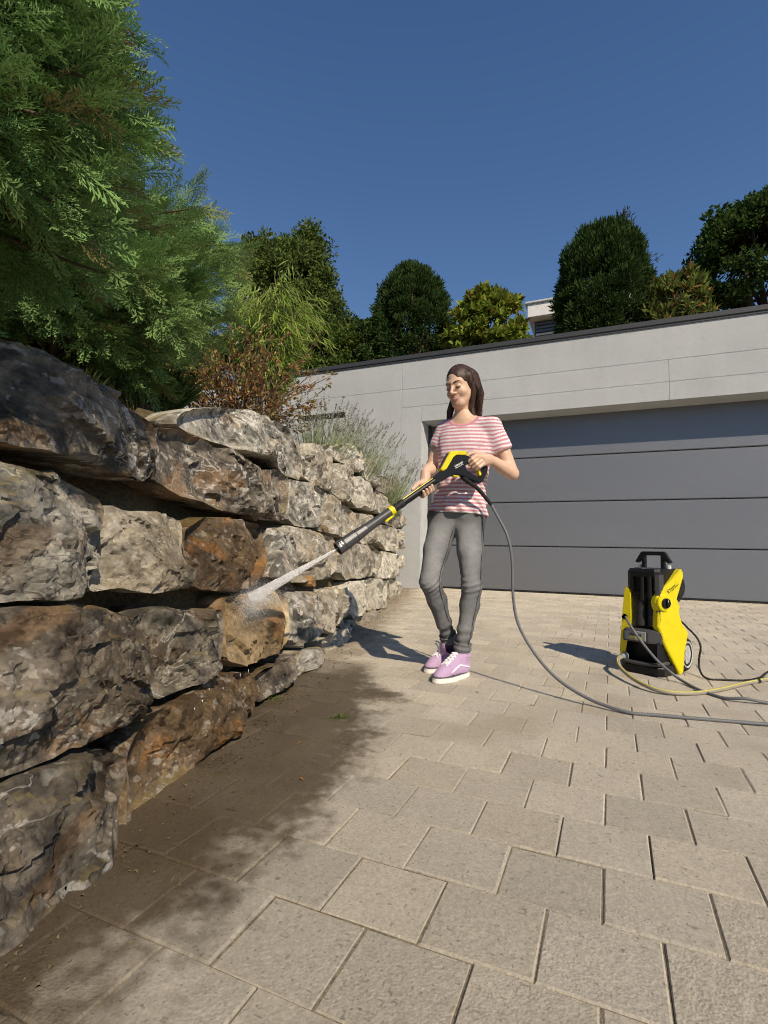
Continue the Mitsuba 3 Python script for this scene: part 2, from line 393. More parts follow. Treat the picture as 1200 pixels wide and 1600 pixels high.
part('garage', 'jamb', box(XJ - .0015, XJ + .008, GY + .033, DY + .1, 0, ZS), 'concrete')
# coping
part('garage', 'roof_coping', cat([cbox(-12, 6, GY - .035, GY + .5, 3.985, 4.062, .006), box(-12, 6, GY - .018, GY + .03, 3.955, 3.985)]), 'dark_metal', label='dark metal coping along the roof edge')
# sectional door: four panels in a frame
dk = 'garage__door'
zs = [.012, .742, 1.47, 2.205, 2.94]
for k in range(4):
    a, b = zs[k] + .006, zs[k + 1] - .006
    Pp = [(DY, a + .012), (DY + .012, a), (DY + .05, a), (DY + .05, b), (DY + .012, b), (DY, b - .008)]
    m = prism(Pp, XJ + .05, 4.2); m.vertices = m.vertices[:, [2, 0, 1]]
    part(dk, 'panel', m, 'door_metal')
part(dk, 'backing', box(XJ + .03, 4.2, DY + .055, DY + .08, 0, ZS), 'void_black')
part(dk, 'floor_seal', box(XJ + .05, 4.2, DY + .002, DY + .05, .0, .020), 'black_rubber', label='black rubber seal along the foot of the door')
part(dk, 'side_frame', cat([cbox(XJ + .01, XJ + .05, DY - .10, DY + .05, 0, ZS, .004)]), 'dark_metal')

# ---------------------------------------------------------------- the dry stone retaining wall
thing('retaining_wall', 'dry stone retaining wall of big rough boulders in leaning courses, left of the woman', 'stone wall')
STONES = [
    ('wetbrown',[(-0.484,0.222),(-0.424,0.224),(-0.304,0.213),(-0.156,0.193),(-0.088,0.144),(-0.111,0.051),(-0.14,-0.027),(-0.301,-0.047),(-0.495,-0.068),(-0.681,-0.082),(-0.772,0.003),(-0.698,0.248)]),
    ('wetrust',[(-0.078,0.148),(0.022,0.214),(0.236,0.198),(0.433,0.216),(0.743,0.171),(0.808,0.124),(0.773,0.072),(0.618,0.028),(0.274,0.004),(0.104,-0.003),(-0.036,-0.013),(-0.14,-0.027)]),
    ('wet',[(0.792,0.133),(1.003,0.14),(1.246,0.135),(1.401,0.114),(1.344,0.049),(1.009,0.028),(0.779,0.036)]),
    ('gray',[(1.427,0.115),(1.784,0.076),(1.923,0.018),(1.638,0.008),(1.312,0.013)]),
    ('dry',[(1.912,0.088),(2.36,0.091),(3.14,0.041),(2.58,-0.015),(1.959,0.003)]),
    ('dry',[(2.886,0.077),(3.799,0.043),(4.868,-0.005),(4.268,-0.035),(3.01,-0.01)]),
    ('wet',[(-0.408,0.561),(-0.308,0.556),(-0.208,0.551),(-0.047,0.518),(0.038,0.489),(0.042,0.415),(0.031,0.318),(0.035,0.246),(-0.02,0.227),(-0.211,0.242),(-0.318,0.232),(-0.405,0.238),(-0.478,0.251),(-0.554,0.259),(-0.649,0.269),(-0.599,0.573)]),
    ('graywhite',[(0.068,0.485),(0.171,0.501),(0.362,0.468),(0.64,0.44),(0.627,0.386),(0.542,0.265),(0.475,0.245),(0.253,0.233),(0.104,0.25),(0.047,0.278),(0.05,0.386)]),
    ('orange',[(0.706,0.48),(0.9,0.476),(1.337,0.453),(1.491,0.404),(1.379,0.227),(1.297,0.197),(0.954,0.194),(0.696,0.208),(0.595,0.254),(0.65,0.383)]),
    ('gray',[(1.56,0.427),(2.025,0.395),(2.005,0.292),(1.876,0.166),(1.693,0.138),(1.39,0.17),(1.412,0.239)]),
    ('dry',[(2.149,0.398),(2.725,0.372),(2.702,0.288),(2.324,0.151),(2.082,0.113),(1.938,0.177),(2.087,0.304)]),
    ('dry',[(2.823,0.354),(3.051,0.309),(2.789,0.151),(2.392,0.118),(2.364,0.15),(2.698,0.263)]),
    ('pale',[(3.128,0.38),(3.606,0.367),(3.751,0.313),(3.489,0.075),(3.044,0.087),(2.885,0.165)]),
    ('pale',[(3.856,0.351),(4.42,0.336),(5.387,0.253),(5.301,0.062),(4.474,0.01),(3.74,0.063),(3.759,0.218)]),
    ('pale',[(5.518,0.27),(6.705,0.149),(7.42,-0.022),(6.729,-0.052),(5.56,-0.005)]),
    ('gray',[(-0.335,0.889),(-0.265,0.88),(-0.182,0.884),(-0.096,0.86),(0.016,0.835),(0.033,0.799),(-0.013,0.722),(-0.084,0.651),(-0.15,0.595),(-0.204,0.568),(-0.321,0.575),(-0.404,0.58),(-0.49,0.583),(-0.596,0.589),(-0.546,0.893)]),
    ('pale',[(0.052,0.819),(0.165,0.812),(0.317,0.813),(0.475,0.784),(0.46,0.73),(0.37,0.614),(0.316,0.561),(0.155,0.553),(0.031,0.573),(-0.115,0.584),(-0.092,0.608),(-0.033,0.667)]),
    ('wetrust',[(0.491,0.755),(0.623,0.799),(0.822,0.829),(1.118,0.823),(1.308,0.808),(1.32,0.711),(1.287,0.609),(1.093,0.521),(0.846,0.509),(0.596,0.523),(0.37,0.564),(0.36,0.592),(0.452,0.682)]),
    ('gray',[(1.372,0.8),(1.738,0.813),(1.683,0.714),(1.579,0.57),(1.4,0.535),(1.257,0.527),(1.321,0.642)]),
    ('dry',[(1.816,0.828),(2.337,0.812),(2.969,0.776),(3.044,0.667),(2.825,0.51),(2.57,0.472),(2.014,0.468),(1.598,0.487),(1.652,0.598)]),
    ('dry',[(3.146,0.678),(3.638,0.726),(4.558,0.718),(5.068,0.616),(4.835,0.426),(3.957,0.384),(3.087,0.416),(2.953,0.478)]),
    ('pale',[(5.216,0.639),(6.859,0.544),(6.684,0.349),(5.857,0.268),(4.919,0.322),(5.013,0.498)]),
    ('brown',[(-0.539,0.932),(-0.498,1.182),(-0.185,1.208),(0.0,1.18),(0.317,1.176),(0.435,1.156),(0.422,1.092),(0.352,0.971),(0.282,0.927),(0.087,0.918),(-0.082,0.93)]),
    ('brown',[(0.355,0.936),(0.457,1.154),(0.641,1.186),(0.817,1.187),(1.228,1.135),(1.448,1.134),(1.913,1.202),(2.128,1.175),(1.931,0.969),(1.781,0.868),(1.333,0.844),(1.267,0.881),(1.229,0.859),(0.982,0.863),(0.513,0.901)]),
    ('gray',[(2.177,1.163),(2.672,1.21),(3.073,1.174),(3.083,1.061),(2.849,0.919),(2.367,0.846),(1.98,0.839),(1.872,0.881)]),
    ('dry',[(3.126,1.168),(3.553,1.099),(3.906,1.06),(3.816,0.89),(3.431,0.785),(2.897,0.813),(2.421,0.829),(2.936,0.928)]),
    ('dry',[(4.003,1.053),(4.737,1.07),(5.162,0.965),(5.05,0.776),(4.068,0.729),(3.807,0.805)]),
    ('pale',[(5.291,0.987),(6.808,0.951),(6.656,0.627),(5.416,0.654),(5.05,0.776)]),
    ('gray',[(0.6,1.209),(0.75,1.297),(0.973,1.37),(1.386,1.474),(1.792,1.55),(2.096,1.568),(2.122,1.588),(2.429,1.613),(2.526,1.482),(2.555,1.333),(2.37,1.197),(2.04,1.19),(1.764,1.273),(1.728,1.257),(0.757,1.189)]),
    ('dry',[(2.587,1.525),(3.033,1.597),(3.538,1.684),(3.505,1.532),(3.187,1.197),(2.848,1.215),(2.516,1.241)]),
    ('dry',[(3.484,1.497),(3.834,1.553),(3.987,1.441),(4.035,1.275),(3.803,1.165),(3.492,1.168),(3.263,1.194)]),
    ('pale',[(4.085,1.454),(4.364,1.492),(4.883,1.443),(4.93,1.225),(4.571,1.12),(4.047,1.124),(3.866,1.19)]),
    ('dry',[(5.029,1.419),(5.432,1.378),(5.837,1.282),(5.722,1.139),(5.071,1.139)]),
    ('pale',[(3.575,1.685),(4.175,1.83),(4.636,1.875),(4.599,1.638),(4.285,1.532),(3.879,1.561),(3.564,1.568)]),
    ('dry',[(4.724,1.774),(5.12,1.734),(5.3,1.576),(5.037,1.444),(4.618,1.488),(4.556,1.593)]),
    ('dry',[(5.38,1.629),(6.164,1.735),(6.819,1.669),(6.849,1.414),(5.992,1.359),(5.329,1.41)]),
    ('dry',[(5.84,1.309),(6.852,1.384),(6.897,1.036),(6.132,0.986),(5.262,1.028)]),
]

KIND = {'gray': 0, 'graywhite': 0, 'brown': 1, 'wetbrown': 1, 'wet': 1, 'dry': 2, 'pale': 3, 'orange': 4, 'rust': 5, 'wetrust': 5}
def stone_mesh(poly, seed, prot=.045, deep=.32):
    r = np.random.default_rng(seed)
    P = sg.Polygon(poly).buffer(0)
    if P.geom_type != 'Polygon': P = max(P.geoms, key=lambda g: g.area)
    w, h = P.bounds[2] - P.bounds[0], P.bounds[3] - P.bounds[1]
    size = min(w, h)
    near = max(.7, np.linalg.norm(wall_point(P.centroid.x, P.centroid.y) - CAM))
    g = np.clip(.0056 * near, .0080, .034)
    P = P.buffer(-.014).buffer(.024, quad_segs=2).buffer(-.006)
    if P.geom_type != 'Polygon': P = max(P.geoms, key=lambda q: q.area)
    n = max(16, int(P.length / g)); B = np.array([P.exterior.interpolate(k / n, normalized=True).coords[0] for k in range(n)])
    x0, y0, x1, y1 = P.bounds
    gx, gy = np.meshgrid(np.arange(x0, x1, g), np.arange(y0, y1, g * .9)); gx[::2] += g / 2
    I = np.stack([gx.ravel(), gy.ravel()], 1) + r.normal(0, g * .12, (gx.size, 2))
    inner = P.buffer(-g * .6)
    I = I[shapely.contains_xy(inner, I[:, 0], I[:, 1])] if not inner.is_empty else I[:0]
    V = np.vstack([B, I]); D = Delaunay(V).simplices
    D = D[shapely.contains_xy(P, *V[D].mean(1).T)]
    e = np.r_[np.zeros(n), shapely.distance(P.exterior, shapely.points(I))] if len(I) else np.zeros(n)
    rr = min(.045, .22 * size) * r.uniform(.7, 1.25); q = np.clip(e / rr, 0, 1)
    out = prot + rr * .8 * (np.sqrt(1 - (1 - q)**2.2) - 1)
    c = np.array([(x0 + x1) / 2, (y0 + y1) / 2])
    for _ in range(9):                                   # broken facets
        a = r.uniform(0, 2 * np.pi); dirn = np.array([math.cos(a), math.sin(a)]); st = r.uniform(.12, .6)
        off = r.uniform(.0, .5) * size
        cut = prot + .012 - st * ((V - c) @ dirn - off)
        out = smin(out, cut, .006)
    q3 = np.stack([V[:, 0] + 7 * r.random(), V[:, 1] + 3 * r.random(), np.full(len(V), seed * 1.7)], 1)
    big = meshkit.fbm(q3 * np.array([3.5, 4.5, 1]), 3, seed) - .5
    rid = np.abs(meshkit.fbm(q3 * 13, 4, seed + 9) - .5)
    amp = min(1, size / .25)
    # fracture planes: patches of the face, each with its own tilt and step
    ns = int(np.clip(P.area / .010, 4, 34)); C_ = np.stack([r.uniform(x0, x1, ns), r.uniform(y0, y1, ns)], 1)
    Vw = V + .11 * np.stack([meshkit.fbm(q3 * 6 + 11, 4, seed + 2) - .5, meshkit.fbm(q3 * 6 + 23, 4, seed + 4) - .5], 1)
    dd = np.linalg.norm((Vw[:, None] - C_[None]) * np.array([.8, 1.25]), axis=2); own = dd.argmin(1)
    hh = r.normal(0, .011, ns); gg = r.normal(0, .13, (ns, 2))
    fr = hh[own] + ((V - C_[own]) * gg[own]).sum(1)
    out = out + amp * (.06 * big + fr - .016 * np.clip(.06 - rid, 0, 1) / .06 * .6 +   .010 * (meshkit.fbm(q3 * 24, 3, seed + 5) - .5))
    edge = np.clip(e / .03, 0, 1)
    out = np.maximum(out, -.026 - .04 * edge)
    jit = amp * .026 * np.stack([meshkit.fbm(q3 * 9 + 40, 3, seed) - .5, meshkit.fbm(q3 * 9 + 80, 3, seed) - .5], 1)
    V2 = V + jit
    F3 = wall_point(V2[:, 0], V2[:, 1], out)
    # sides and back
    cen = V2[:n].mean(0)
    r1 = cen + (V2[:n] - cen) * 1.0; r2 = cen + (V2[:n] - cen) * .9
    s1 = wall_point(r1[:, 0], r1[:, 1], np.minimum(out[:n] - .08, -.1)); s2 = wall_point(r2[:, 0], r2[:, 1], np.full(n, -deep))
    k = len(F3); Vall = np.vstack([F3, s1, s2, s2.mean(0)])
    i = np.arange(n); j = (i + 1) % n
    fs = [D]
    for a, b in ((0, k), (k, k + n)):
        fs += [np.stack([a + i, b + i, b + j], 1), np.stack([a + i, b + j, a + j], 1)]
    fs.append(np.stack([k + n + i, np.full(n, k + 2 * n), k + n + j], 1))
    m = trimesh.Trimesh(Vall, np.vstack(fs), process=False)
    trimesh.repair.fix_normals(m)
    return m
def place_stone(kind, poly, seed, prot=.045):
    m = stone_mesh(poly, seed, prot)
    r = np.random.default_rng(seed + 999)
    uv = np.tile([r.random(), KIND[kind]], (len(m.vertices), 1))
    part('retaining_wall', 'stone', m, 'stone', smooth=False, uv=uv)
PROT = {22: 0.09, 23: 0.075, 6: 0.05, 15: 0.05, 0: 0.02, 1: 0.02, 28: 0.05}
for i, (kind, poly) in enumerate(STONES):
    place_stone(kind, poly, 100 + i, PROT.get(i, .04))
er = np.random.default_rng(21)
for (ha, hb) in ((-.1, .2), (.24, .56), (.59, .87), (.93, 1.2)):       # the wall goes on beyond the left edge of the view
    s = {-.1: -.80, .24: -.68, .59: -.63, .93: -.57}[ha]
    while s > -5:
        wd = er.uniform(.45, .8)
        pts = [(s - wd + er.uniform(.0, .05), ha + er.uniform(0, .04)), (s - wd / 2, ha + er.uniform(-.02, .04)), (s - er.uniform(.02, .05), ha + er.uniform(0, .04)), (s - .02, (ha + hb) / 2), (s - er.uniform(.02, .06), hb - er.uniform(0, .04)), (s - wd / 2, hb + er.uniform(-.03, .02)), (s - wd + er.uniform(.02, .06), hb - er.uniform(0, .04)), (s - wd + .01, (ha + hb) / 2)]
        place_stone(['gray', 'brown', 'dry', 'gray'][er.integers(4)], pts, int(er.integers(1e6)), .05)
        s -= wd + .015
# small packing stones in the gaps
SMALL = [(2.05, .465, .05, 'rust'), (1.22, .86, .035, 'rust'), (2.55, .12, .06, 'dry'), (3.4, .10, .05, 'rust'), (4.1, .06, .06, 'dry'), (4.7, .05, .05, 'pale'), (1.5, .155, .04, 'dry'), (2.75, .84, .05, 'rust'), (3.55, 1.18, .05, 'dry'), (4.6, .40, .06, 'pale'), (5.6, .30, .06, 'pale'), (6.2, .66, .07, 'dry'), (6.6, .30, .07, 'pale'), (5.4, 1.06, .06, 'dry'), (6.3, 1.02, .08, 'dry'), (7.0, .8, .2, 'pale'), (7.1, .45, .16, 'pale'), (7.05, 1.12, .16, 'dry')]
for (s, h, rad, kind) in SMALL:
    a = np.linspace(0, 2 * np.pi, 9)[:-1]
    pts = [(s + rad * 1.3 * math.cos(t) * er.uniform(.8, 1.1), h + rad * .75 * math.sin(t) * er.uniform(.8, 1.1)) for t in a]
    place_stone(kind, pts, int(er.integers(1e6)), .0 if rad < .1 else .03)
# dark earth behind the stones
es, eh = np.meshgrid(np.linspace(-5, 7.42, 60), np.linspace(0, 1, 8), indexing='ij')
ez = eh * (np.interp(es, TOP[:, 0], TOP[:, 1]) - .05) - .1 * (1 - eh)
ep = wall_point(es, ez, -.13 - .02 * np.sin(es * 9) - .03 - .06 * np.clip((ez - .84) / .05, 0, 1) * np.clip((1.0 - es) / .3, 0, 1))
part('retaining_wall', 'earth_fill', trimesh.Trimesh(ep.reshape(-1, 3), grid_faces(*es.shape), process=False), 'soil', smooth=True)


# ---------------------------------------------------------------- vegetation
def leaf_bsdf(rough=.5, trans=.7):
    return {'type': 'principledthin', 'base_color': {'type': 'mesh_attribute', 'name': 'vertex_color'}, 'roughness': rough, 'diff_trans': trans, 'spec_trans': 0., 'eta': 1.4}
mat('leaf', leaf_bsdf(.42, .55))
mat('needle', leaf_bsdf(.7, .3))
def bark_color(p, n, uv): return mix((.05, .036, .024), (.17, .125, .085), fbm(p.x * 30, p.y * 30, p.z * 9))
mat('bark', principled({**proc(bark_color)}, .95, .2))
def unit(v): return v / (np.linalg.norm(v, axis=-1, keepdims=True) + 1e-12)
def sphere_dirs(n, r): return unit(r.normal(size=(n, 3)))
def leaf_mesh(P, D, N, L, W, fold=.15, curl=0.):
    """Diamond leaves: base, two sides, tip."""
    D = unit(D); S = unit(np.cross(D, N)); N = np.cross(S, D)
    L = np.broadcast_to(L, len(P))[:, None]; W = np.broadcast_to(W, len(P))[:, None]
    mid = P + D * L * .45
    v = np.stack([P, mid + S * W / 2 + N * W * fold, P + D * L - N * L * curl, mid - S * W / 2 + N * W * fold], 1)
    f = np.array([[0, 1, 2], [0, 2, 3]])[None] + 4 * np.arange(len(P))[:, None, None]
    return v.reshape(-1, 3), f.reshape(-1, 3)
class Leaves:
    def __init__(self): self.v, self.f, self.c, self.n = [], [], [], 0
    def add(self, vf, col):
        v, f = vf; k = len(v) // len(col)
        self.v.append(v); self.f.append(f + self.n); self.c.append(np.repeat(col, k, axis=0)); self.n += len(v)
    def put(self, key, name, bsdf, kind=None, label=None):
        return part(key, name, trimesh.Trimesh(np.vstack(self.v), np.vstack(self.f), process=False), bsdf, color=np.vstack(self.c).clip(0, 1), kind=kind, label=label)
def tint(n, base, r, lum=.22, hue=.06, alt=None, share=0.):
    c = np.asarray(base)[None] * (1 + r.normal(0, lum, (n, 1))) * (1 + r.normal(0, hue, (n, 3)))
    if alt is not None:
        k = r.random(n) < share; c[k] = np.asarray(alt)[None] * (1 + r.normal(0, lum, (k.sum(), 1)))
    return np.clip(c, .004, 1)
def limbs(base, tops, r0, r, bend=.15):
    """A trunk that forks into tapered limbs."""
    ms = []
    for tp in tops:
        mid = (base + tp) / 2 + r.normal(0, bend, 3) * np.linalg.norm(tp - base) * .5
        P = spline([base, base * .6 + mid * .4 + [0, 0, .05 * np.linalg.norm(tp - base)], mid, tp], 10)
        ms.append(tube(P, np.linspace(r0, r0 * .15, 10), 6))
    return cat(ms)

def crown_tree(name, label, cat_, center, radii, base, n_clump, per, leaf, base_col, seed, alt=None, share=0., clump=.34, bsdf='leaf', lump=.25, up=.3, group=None, hang=0., power=2.0, tuft=False, trunk_r=.09, taper=0.):
    r = np.random.default_rng(seed); key = thing(name, label, cat_, group)
    center, radii, base = map(np.asarray, (center, radii, base))
    d = sphere_dirs(n_clump, r); d[:, 2] = np.where(d[:, 2] < -.55, -d[:, 2], d[:, 2])
    if power != 2.0: d = d / (np.abs(d)**power).sum(1, keepdims=True)**(1 / power)
    k = (1 + lump * (meshkit.fbm(d * 2.3 + seed, 3, seed) - .5) * 2) * r.uniform(.62, 1.0, n_clump)**.45
    C = center + d * radii * k[:, None] * (1 - clump * .45)
    if taper: C[:, :2] = center[:2] + (C[:, :2] - center[:2]) * (1 - taper * np.clip((C[:, 2:3] - center[2]) / radii[2], -.4, 1))
    cr = clump * radii.min() * r.uniform(.65, 1.25, n_clump)
    L = Leaves()
    own = np.repeat(np.arange(n_clump), per)
    q = sphere_dirs(len(own), r); q *= (r.random(len(own))**.45)[:, None] * cr[own][:, None]
    P = C[own] + q * np.array([1, 1, .8])
    if tuft: D = unit(q) + .6 * unit(P - center) + np.array([0, 0, up]) + r.normal(0, .35, q.shape)
    else: D = unit(q) * .7 + r.normal(0, .7, q.shape) + np.array([0, 0, up - hang])
    N = r.normal(0, .5, q.shape) + unit(P - center) * .5 + np.array([0, 0, .6])
    ll = leaf[0] * r.uniform(.65, 1.3, len(own)); ww = leaf[1] * r.uniform(.7, 1.25, len(own))
    cl = tint(n_clump, (1, 1, 1), r, .16, .03)[own]
    L.add(leaf_mesh(P, D, N, ll, ww), tint(len(own), base_col, r, .2, .05, alt, share) * cl)
    L.put(key, 'crown', bsdf)
    tops = C[r.permutation(n_clump)[:14]]
    part(key, 'trunk', limbs(base, tops, trunk_r, r), 'bark', smooth=True)
    return key

Z0 = 3.75
crown_tree('deciduous_tree', 'tall loose green tree against the blue sky, left of the garage roof', 'tree', (-11.1, 16, 9.9), (2.25, 2.2, 2.6), (-11.1, 16, 4.0), 150, 170, (.17, .085), (.13, .18, .05), 11, alt=(.10, .13, .03), share=.25, clump=.24, lump=.4, trunk_r=.2)
crown_tree('deciduous_tree', 'lower green tree dipping behind the tall loose tree and the hedge', 'tree', (-8.7, 14.5, 6.9), (1.5, 1.3, 1.7), (-8.7, 14.5, 4.0), 70, 170, (.15, .075), (.13, .18, .05), 12, alt=(.10, .13, .03), share=.25, clump=.3, lump=.35, trunk_r=.14)
crown_tree('hedge_shrub', 'leafy dark green hedge shrub behind the roof edge, left of the first clipped yew', 'shrub', (-5.35, 9.7, 4.75), (1.0, .55, .9), (-5.35, 9.7, Z0), 80, 170, (.085, .05), (.11, .165, .035), 13, alt=(.12, .14, .035), share=.2, clump=.3, trunk_r=.04)
crown_tree('hedge_shrub', 'dark hedge shrub half hidden by the first clipped yew', 'shrub', (-4.55, 9.85, 4.8), (.7, .5, .95), (-4.55, 9.85, Z0), 60, 170, (.075, .045), (.07, .12, .035), 14, clump=.32, trunk_r=.04)
crown_tree('hedge_shrub', 'green hedge shrub behind the weeping bamboo at the far left of the garage roof', 'shrub', (-6.7, 9.9, 4.5), (1.2, .7, 1.1), (-6.7, 9.9, Z0), 90, 170, (.09, .05), (.09, .15, .04), 24, clump=.3, trunk_r=.04)
crown_tree('hedge_shrub', 'hedge shrub glimpsed between the big juniper and the copper shrub', 'shrub', (-8.7, 9.7, 4.5), (1.4, .7, 1.4), (-8.7, 9.7, Z0), 90, 170, (.09, .05), (.09, .15, .04), 25, clump=.3, trunk_r=.04)
crown_tree('clipped_yew', 'narrower dark clipped yew on the garage roof, left of the yellow green shrub', 'tree', (-3.87, 10.2, 5.25), (.86, .82, 1.58), (-3.87, 10.2, Z0), 420, 170, (.085, .026), (.05, .085, .026), 15, clump=.2, bsdf='needle', lump=.07, up=.8, power=2.3, tuft=True, taper=.12, group=None)
crown_tree('clipped_yew', 'broad dark clipped yew right of the white house gable', 'tree', (-.05, 10.2, 5.12), (.85, .84, 1.72), (-.10, 10.2, Z0), 480, 175, (.085, .026), (.054, .092, .027), 16, clump=.19, bsdf='needle', lump=.07, up=.8, power=2.6, tuft=True, taper=.08)
crown_tree('broadleaf_shrub', 'yellow green large-leaved shrub between the two clipped yews', 'shrub', (-2.17, 9.75, 4.85), (.86, .5, .88), (-2.17, 9.75, Z0), 75, 62, (.17, .10), (.26, .32, .05), 17, alt=(.16, .12, .03), share=.16, clump=.27, lump=.35, trunk_r=.03)
crown_tree('red_tipped_shrub', 'red tipped photinia shrub between the broad yew and the tree at right edge', 'shrub', (1.12, 9.8, 4.72), (.5, .42, .92), (1.12, 9.8, Z0), 46, 62, (.14, .05), (.16, .20, .05), 18, alt=(.30, .15, .06), share=.16, clump=.3, lump=.4, up=.7, trunk_r=.03)
crown_tree('deciduous_tree', 'glossy dark green tree at the right edge above the garage roof', 'tree', (2.85, 11.4, 6.05), (1.5, 1.1, 1.5), (2.85, 11.4, Z0), 190, 170, (.10, .055), (.075, .13, .035), 19, alt=(.08, .12, .03), share=.3, clump=.22, lump=.3, trunk_r=.10)
# feathery top of a far conifer
def feather_conifer():
    r = np.random.default_rng(31); key = thing('bare_conifer', 'thin brownish conifer top behind the broad clipped yew', 'tree')
    c = np.array([.42, 15, 0]); ms = [tube([c + [0, 0, 3.9], c + [0, 0, 7], c + [.02, 0, 9.95]], [.11, .07, .012], 6)]
    L = Leaves()
    for z in np.arange(6.6, 9.9, .12):
        for k in range(4):
            a = r.uniform(0, 2 * np.pi); l = (10.2 - z) * .38 * r.uniform(.6, 1.1) + .1
            e = c + [math.cos(a) * l, math.sin(a) * l, z + l * .25]; ms.append(tube([c + [0, 0, z], e], [.014, .004], 4))
            n = int(18 + l * 22); t = r.random(n)
            P = (c + [0, 0, z]) * (1 - t[:, None]) + e * t[:, None]
            L.add(leaf_mesh(P, (e - c - [0, 0, z]) * .8 + r.normal(0, .35, (n, 3)), r.normal(size=(n, 3)), .13, .02), tint(n, (.075, .062, .032), r))
    part(key, 'trunk', cat(ms), 'bark'); L.put(key, 'needles', 'needle')
feather_conifer()

# big juniper leaning over the left end of the wall
def spray(r):
    """One flat feathery juniper spray along +x: stem, branchlets and their tips."""
    P, D, L, W = [], [], [], []
    n = 17
    for i in range(n):
        t = .06 + .9 * i / n; x = np.array([t, .05 * math.sin(3 * t), -.10 * t * t])
        side = 1 if i % 2 else -1
        a = side * r.uniform(.5, .85); d = np.array([math.cos(a), math.sin(a), r.uniform(-.25, .3)])
        l = (.40 * (1 - .6 * t)) * r.uniform(.75, 1.2)
        P.append(x); D.append(d); L.append(l); W.append(.036)
        for q in (.4, .7):
            b = a + r.choice([-1, 1]) * r.uniform(.4, .7); P.append(x + d * l * q); D.append([math.cos(b), math.sin(b), r.uniform(-.3, .4)]); L.append(l * .5); W.append(.032)
    P.append([.0, 0, 0]); D.append([1, 0, -.08]); L.append(1.05); W.append(.035)
    return np.array(P), unit(np.array(D, float)), np.array(L), np.array(W)
def juniper(label, s, t, seed, nb, up_k, rise=.62, out=0., rk=.80, lk=1.25, bk=.95, dk_=.56, size=1.0):
    r = np.random.default_rng(seed)
    key = thing('juniper_shrub', label, 'shrub')
    base = bank_point(s, t); base[2] -= .1
    right, back = np.array([.917, .3995, 0]), np.array([-.3995, .917, 0]); up = np.array([0, 0, 1.0])
    ctr = base + right * .02 + back * .05 + up * rise - WALL_IN * out
    # shape: reach of the crown for a direction (right, back, up)
    def reach(d):
        a, b, c = d @ right, d @ back, d @ up
        q = np.sqrt((a / np.where(a > 0, rk, lk))**2 + (b / np.where(b < 0, .55, bk))**2 + (c / np.where(c > 0, up_k, dk_))**2)
        return 1 / q
    Lv = Leaves(); ms = []; V = [spray(r) for _ in range(6)]
    d = sphere_dirs(nb, r)
    d = d[(d @ up > -.75)]; 
    SP, SD, SU, SL = [], [], [], []
    for k, dk in enumerate(d):
        R = reach(dk) * r.uniform(.78, 1.08)
        tip = ctr + dk * R; st = base + up * r.uniform(.15, .5) + r.normal(0, .05, 3)
        mid = st * .45 + tip * .55 + up * .10 + r.normal(0, .04, 3)
        P = spline([st, mid, tip + (dk * .3 - up * .12) * .1], 16)
        ms.append(tube(P, np.linspace(.016, .003, 16), 5))
        n = int(r.integers(46, 62) / size**1.5)
        t = r.uniform(.30, 1.0, n)**.75 * 15; i = np.minimum(t.astype(int), 14); f = (t - i)[:, None]
        Q = P[i] * (1 - f) + P[i + 1] * f; tg = unit(P[i + 1] - P[i])
        o = sphere_dirs(n, r); o -= tg * (o * tg).sum(1, keepdims=True); o = unit(o)
        Q = Q + o * r.uniform(0, .085, n)[:, None]
        D = tg * .75 + o * .55 + dk * .25 + up * .15 + r.normal(0, .25, (n, 3))
        SP.append(Q); SD.append(D); SU.append(o * .3 + up * .8 + r.normal(0, .4, (n, 3))); SL.append(size * r.uniform(.10, .18, n) * np.where(t > 12, 1.15, 1))
    SP, SD, SU, SL = np.vstack(SP), unit(np.vstack(SD)), np.vstack(SU), np.concatenate(SL)
    S = unit(np.cross(SU, SD)); U = np.cross(SD, S)
    depth = np.linalg.norm((SP - ctr), axis=1) / reach(unit(SP - ctr))
    which = r.integers(0, 6, len(SP))
    for w in range(6):
        k = np.nonzero(which == w)[0]; p, dd, l, wd = V[w]; m = len(l)
        def rot(a): return a[None, :, :1] * SD[k][:, None] + a[None, :, 1:2] * S[k][:, None] + a[None, :, 2:] * U[k][:, None]
        P = (SP[k][:, None] + rot(p) * SL[k][:, None, None]).reshape(-1, 3); D = rot(dd).reshape(-1, 3)
        N = np.repeat(U[k], m, 0)
        ll = (SL[k][:, None] * l[None]).ravel(); ww = (SL[k][:, None] * wd[None]).ravel()
        bc = np.where((r.random(len(k)) < .05)[:, None], [[.17, .13, .06]], [[.175, .31, .105]]) * (1 + r.normal(0, .14, (len(k), 1))) 
        yl = np.clip((SP[k] - ctr) @ right / .8, 0, 1)[:, None]
        bc = bc * (1 - yl * .5) + np.array([.28, .37, .13]) * yl * .5
        col = np.repeat(bc, m, 0) * np.tile(np.where(np.arange(m) % 3 == 0, .9, 1.15), len(k))[:, None]
        Lv.add(leaf_mesh(P, D, N, ll, ww), np.clip(col, .01, 1))
    Lv.put(key, 'foliage', 'needle'); part(key, 'branches', cat(ms), 'bark', smooth=True)
    part(key, 'trunk', limbs(base, [base + up * .5 + right * .2, base + up * .55 - right * .2, base + up * .5 + back * .3], .05, r), 'bark', smooth=True)
juniper('large feathery blue green juniper over the dark boulders, nearest the copper shrub', .80, .62, 41, 175, .74, size=.8)
juniper('second juniper at the left picture edge overhanging the nearest dark boulder', -.62, .50, 42, 130, .42, .46, .74, .30, .8, .5, .34, .6)

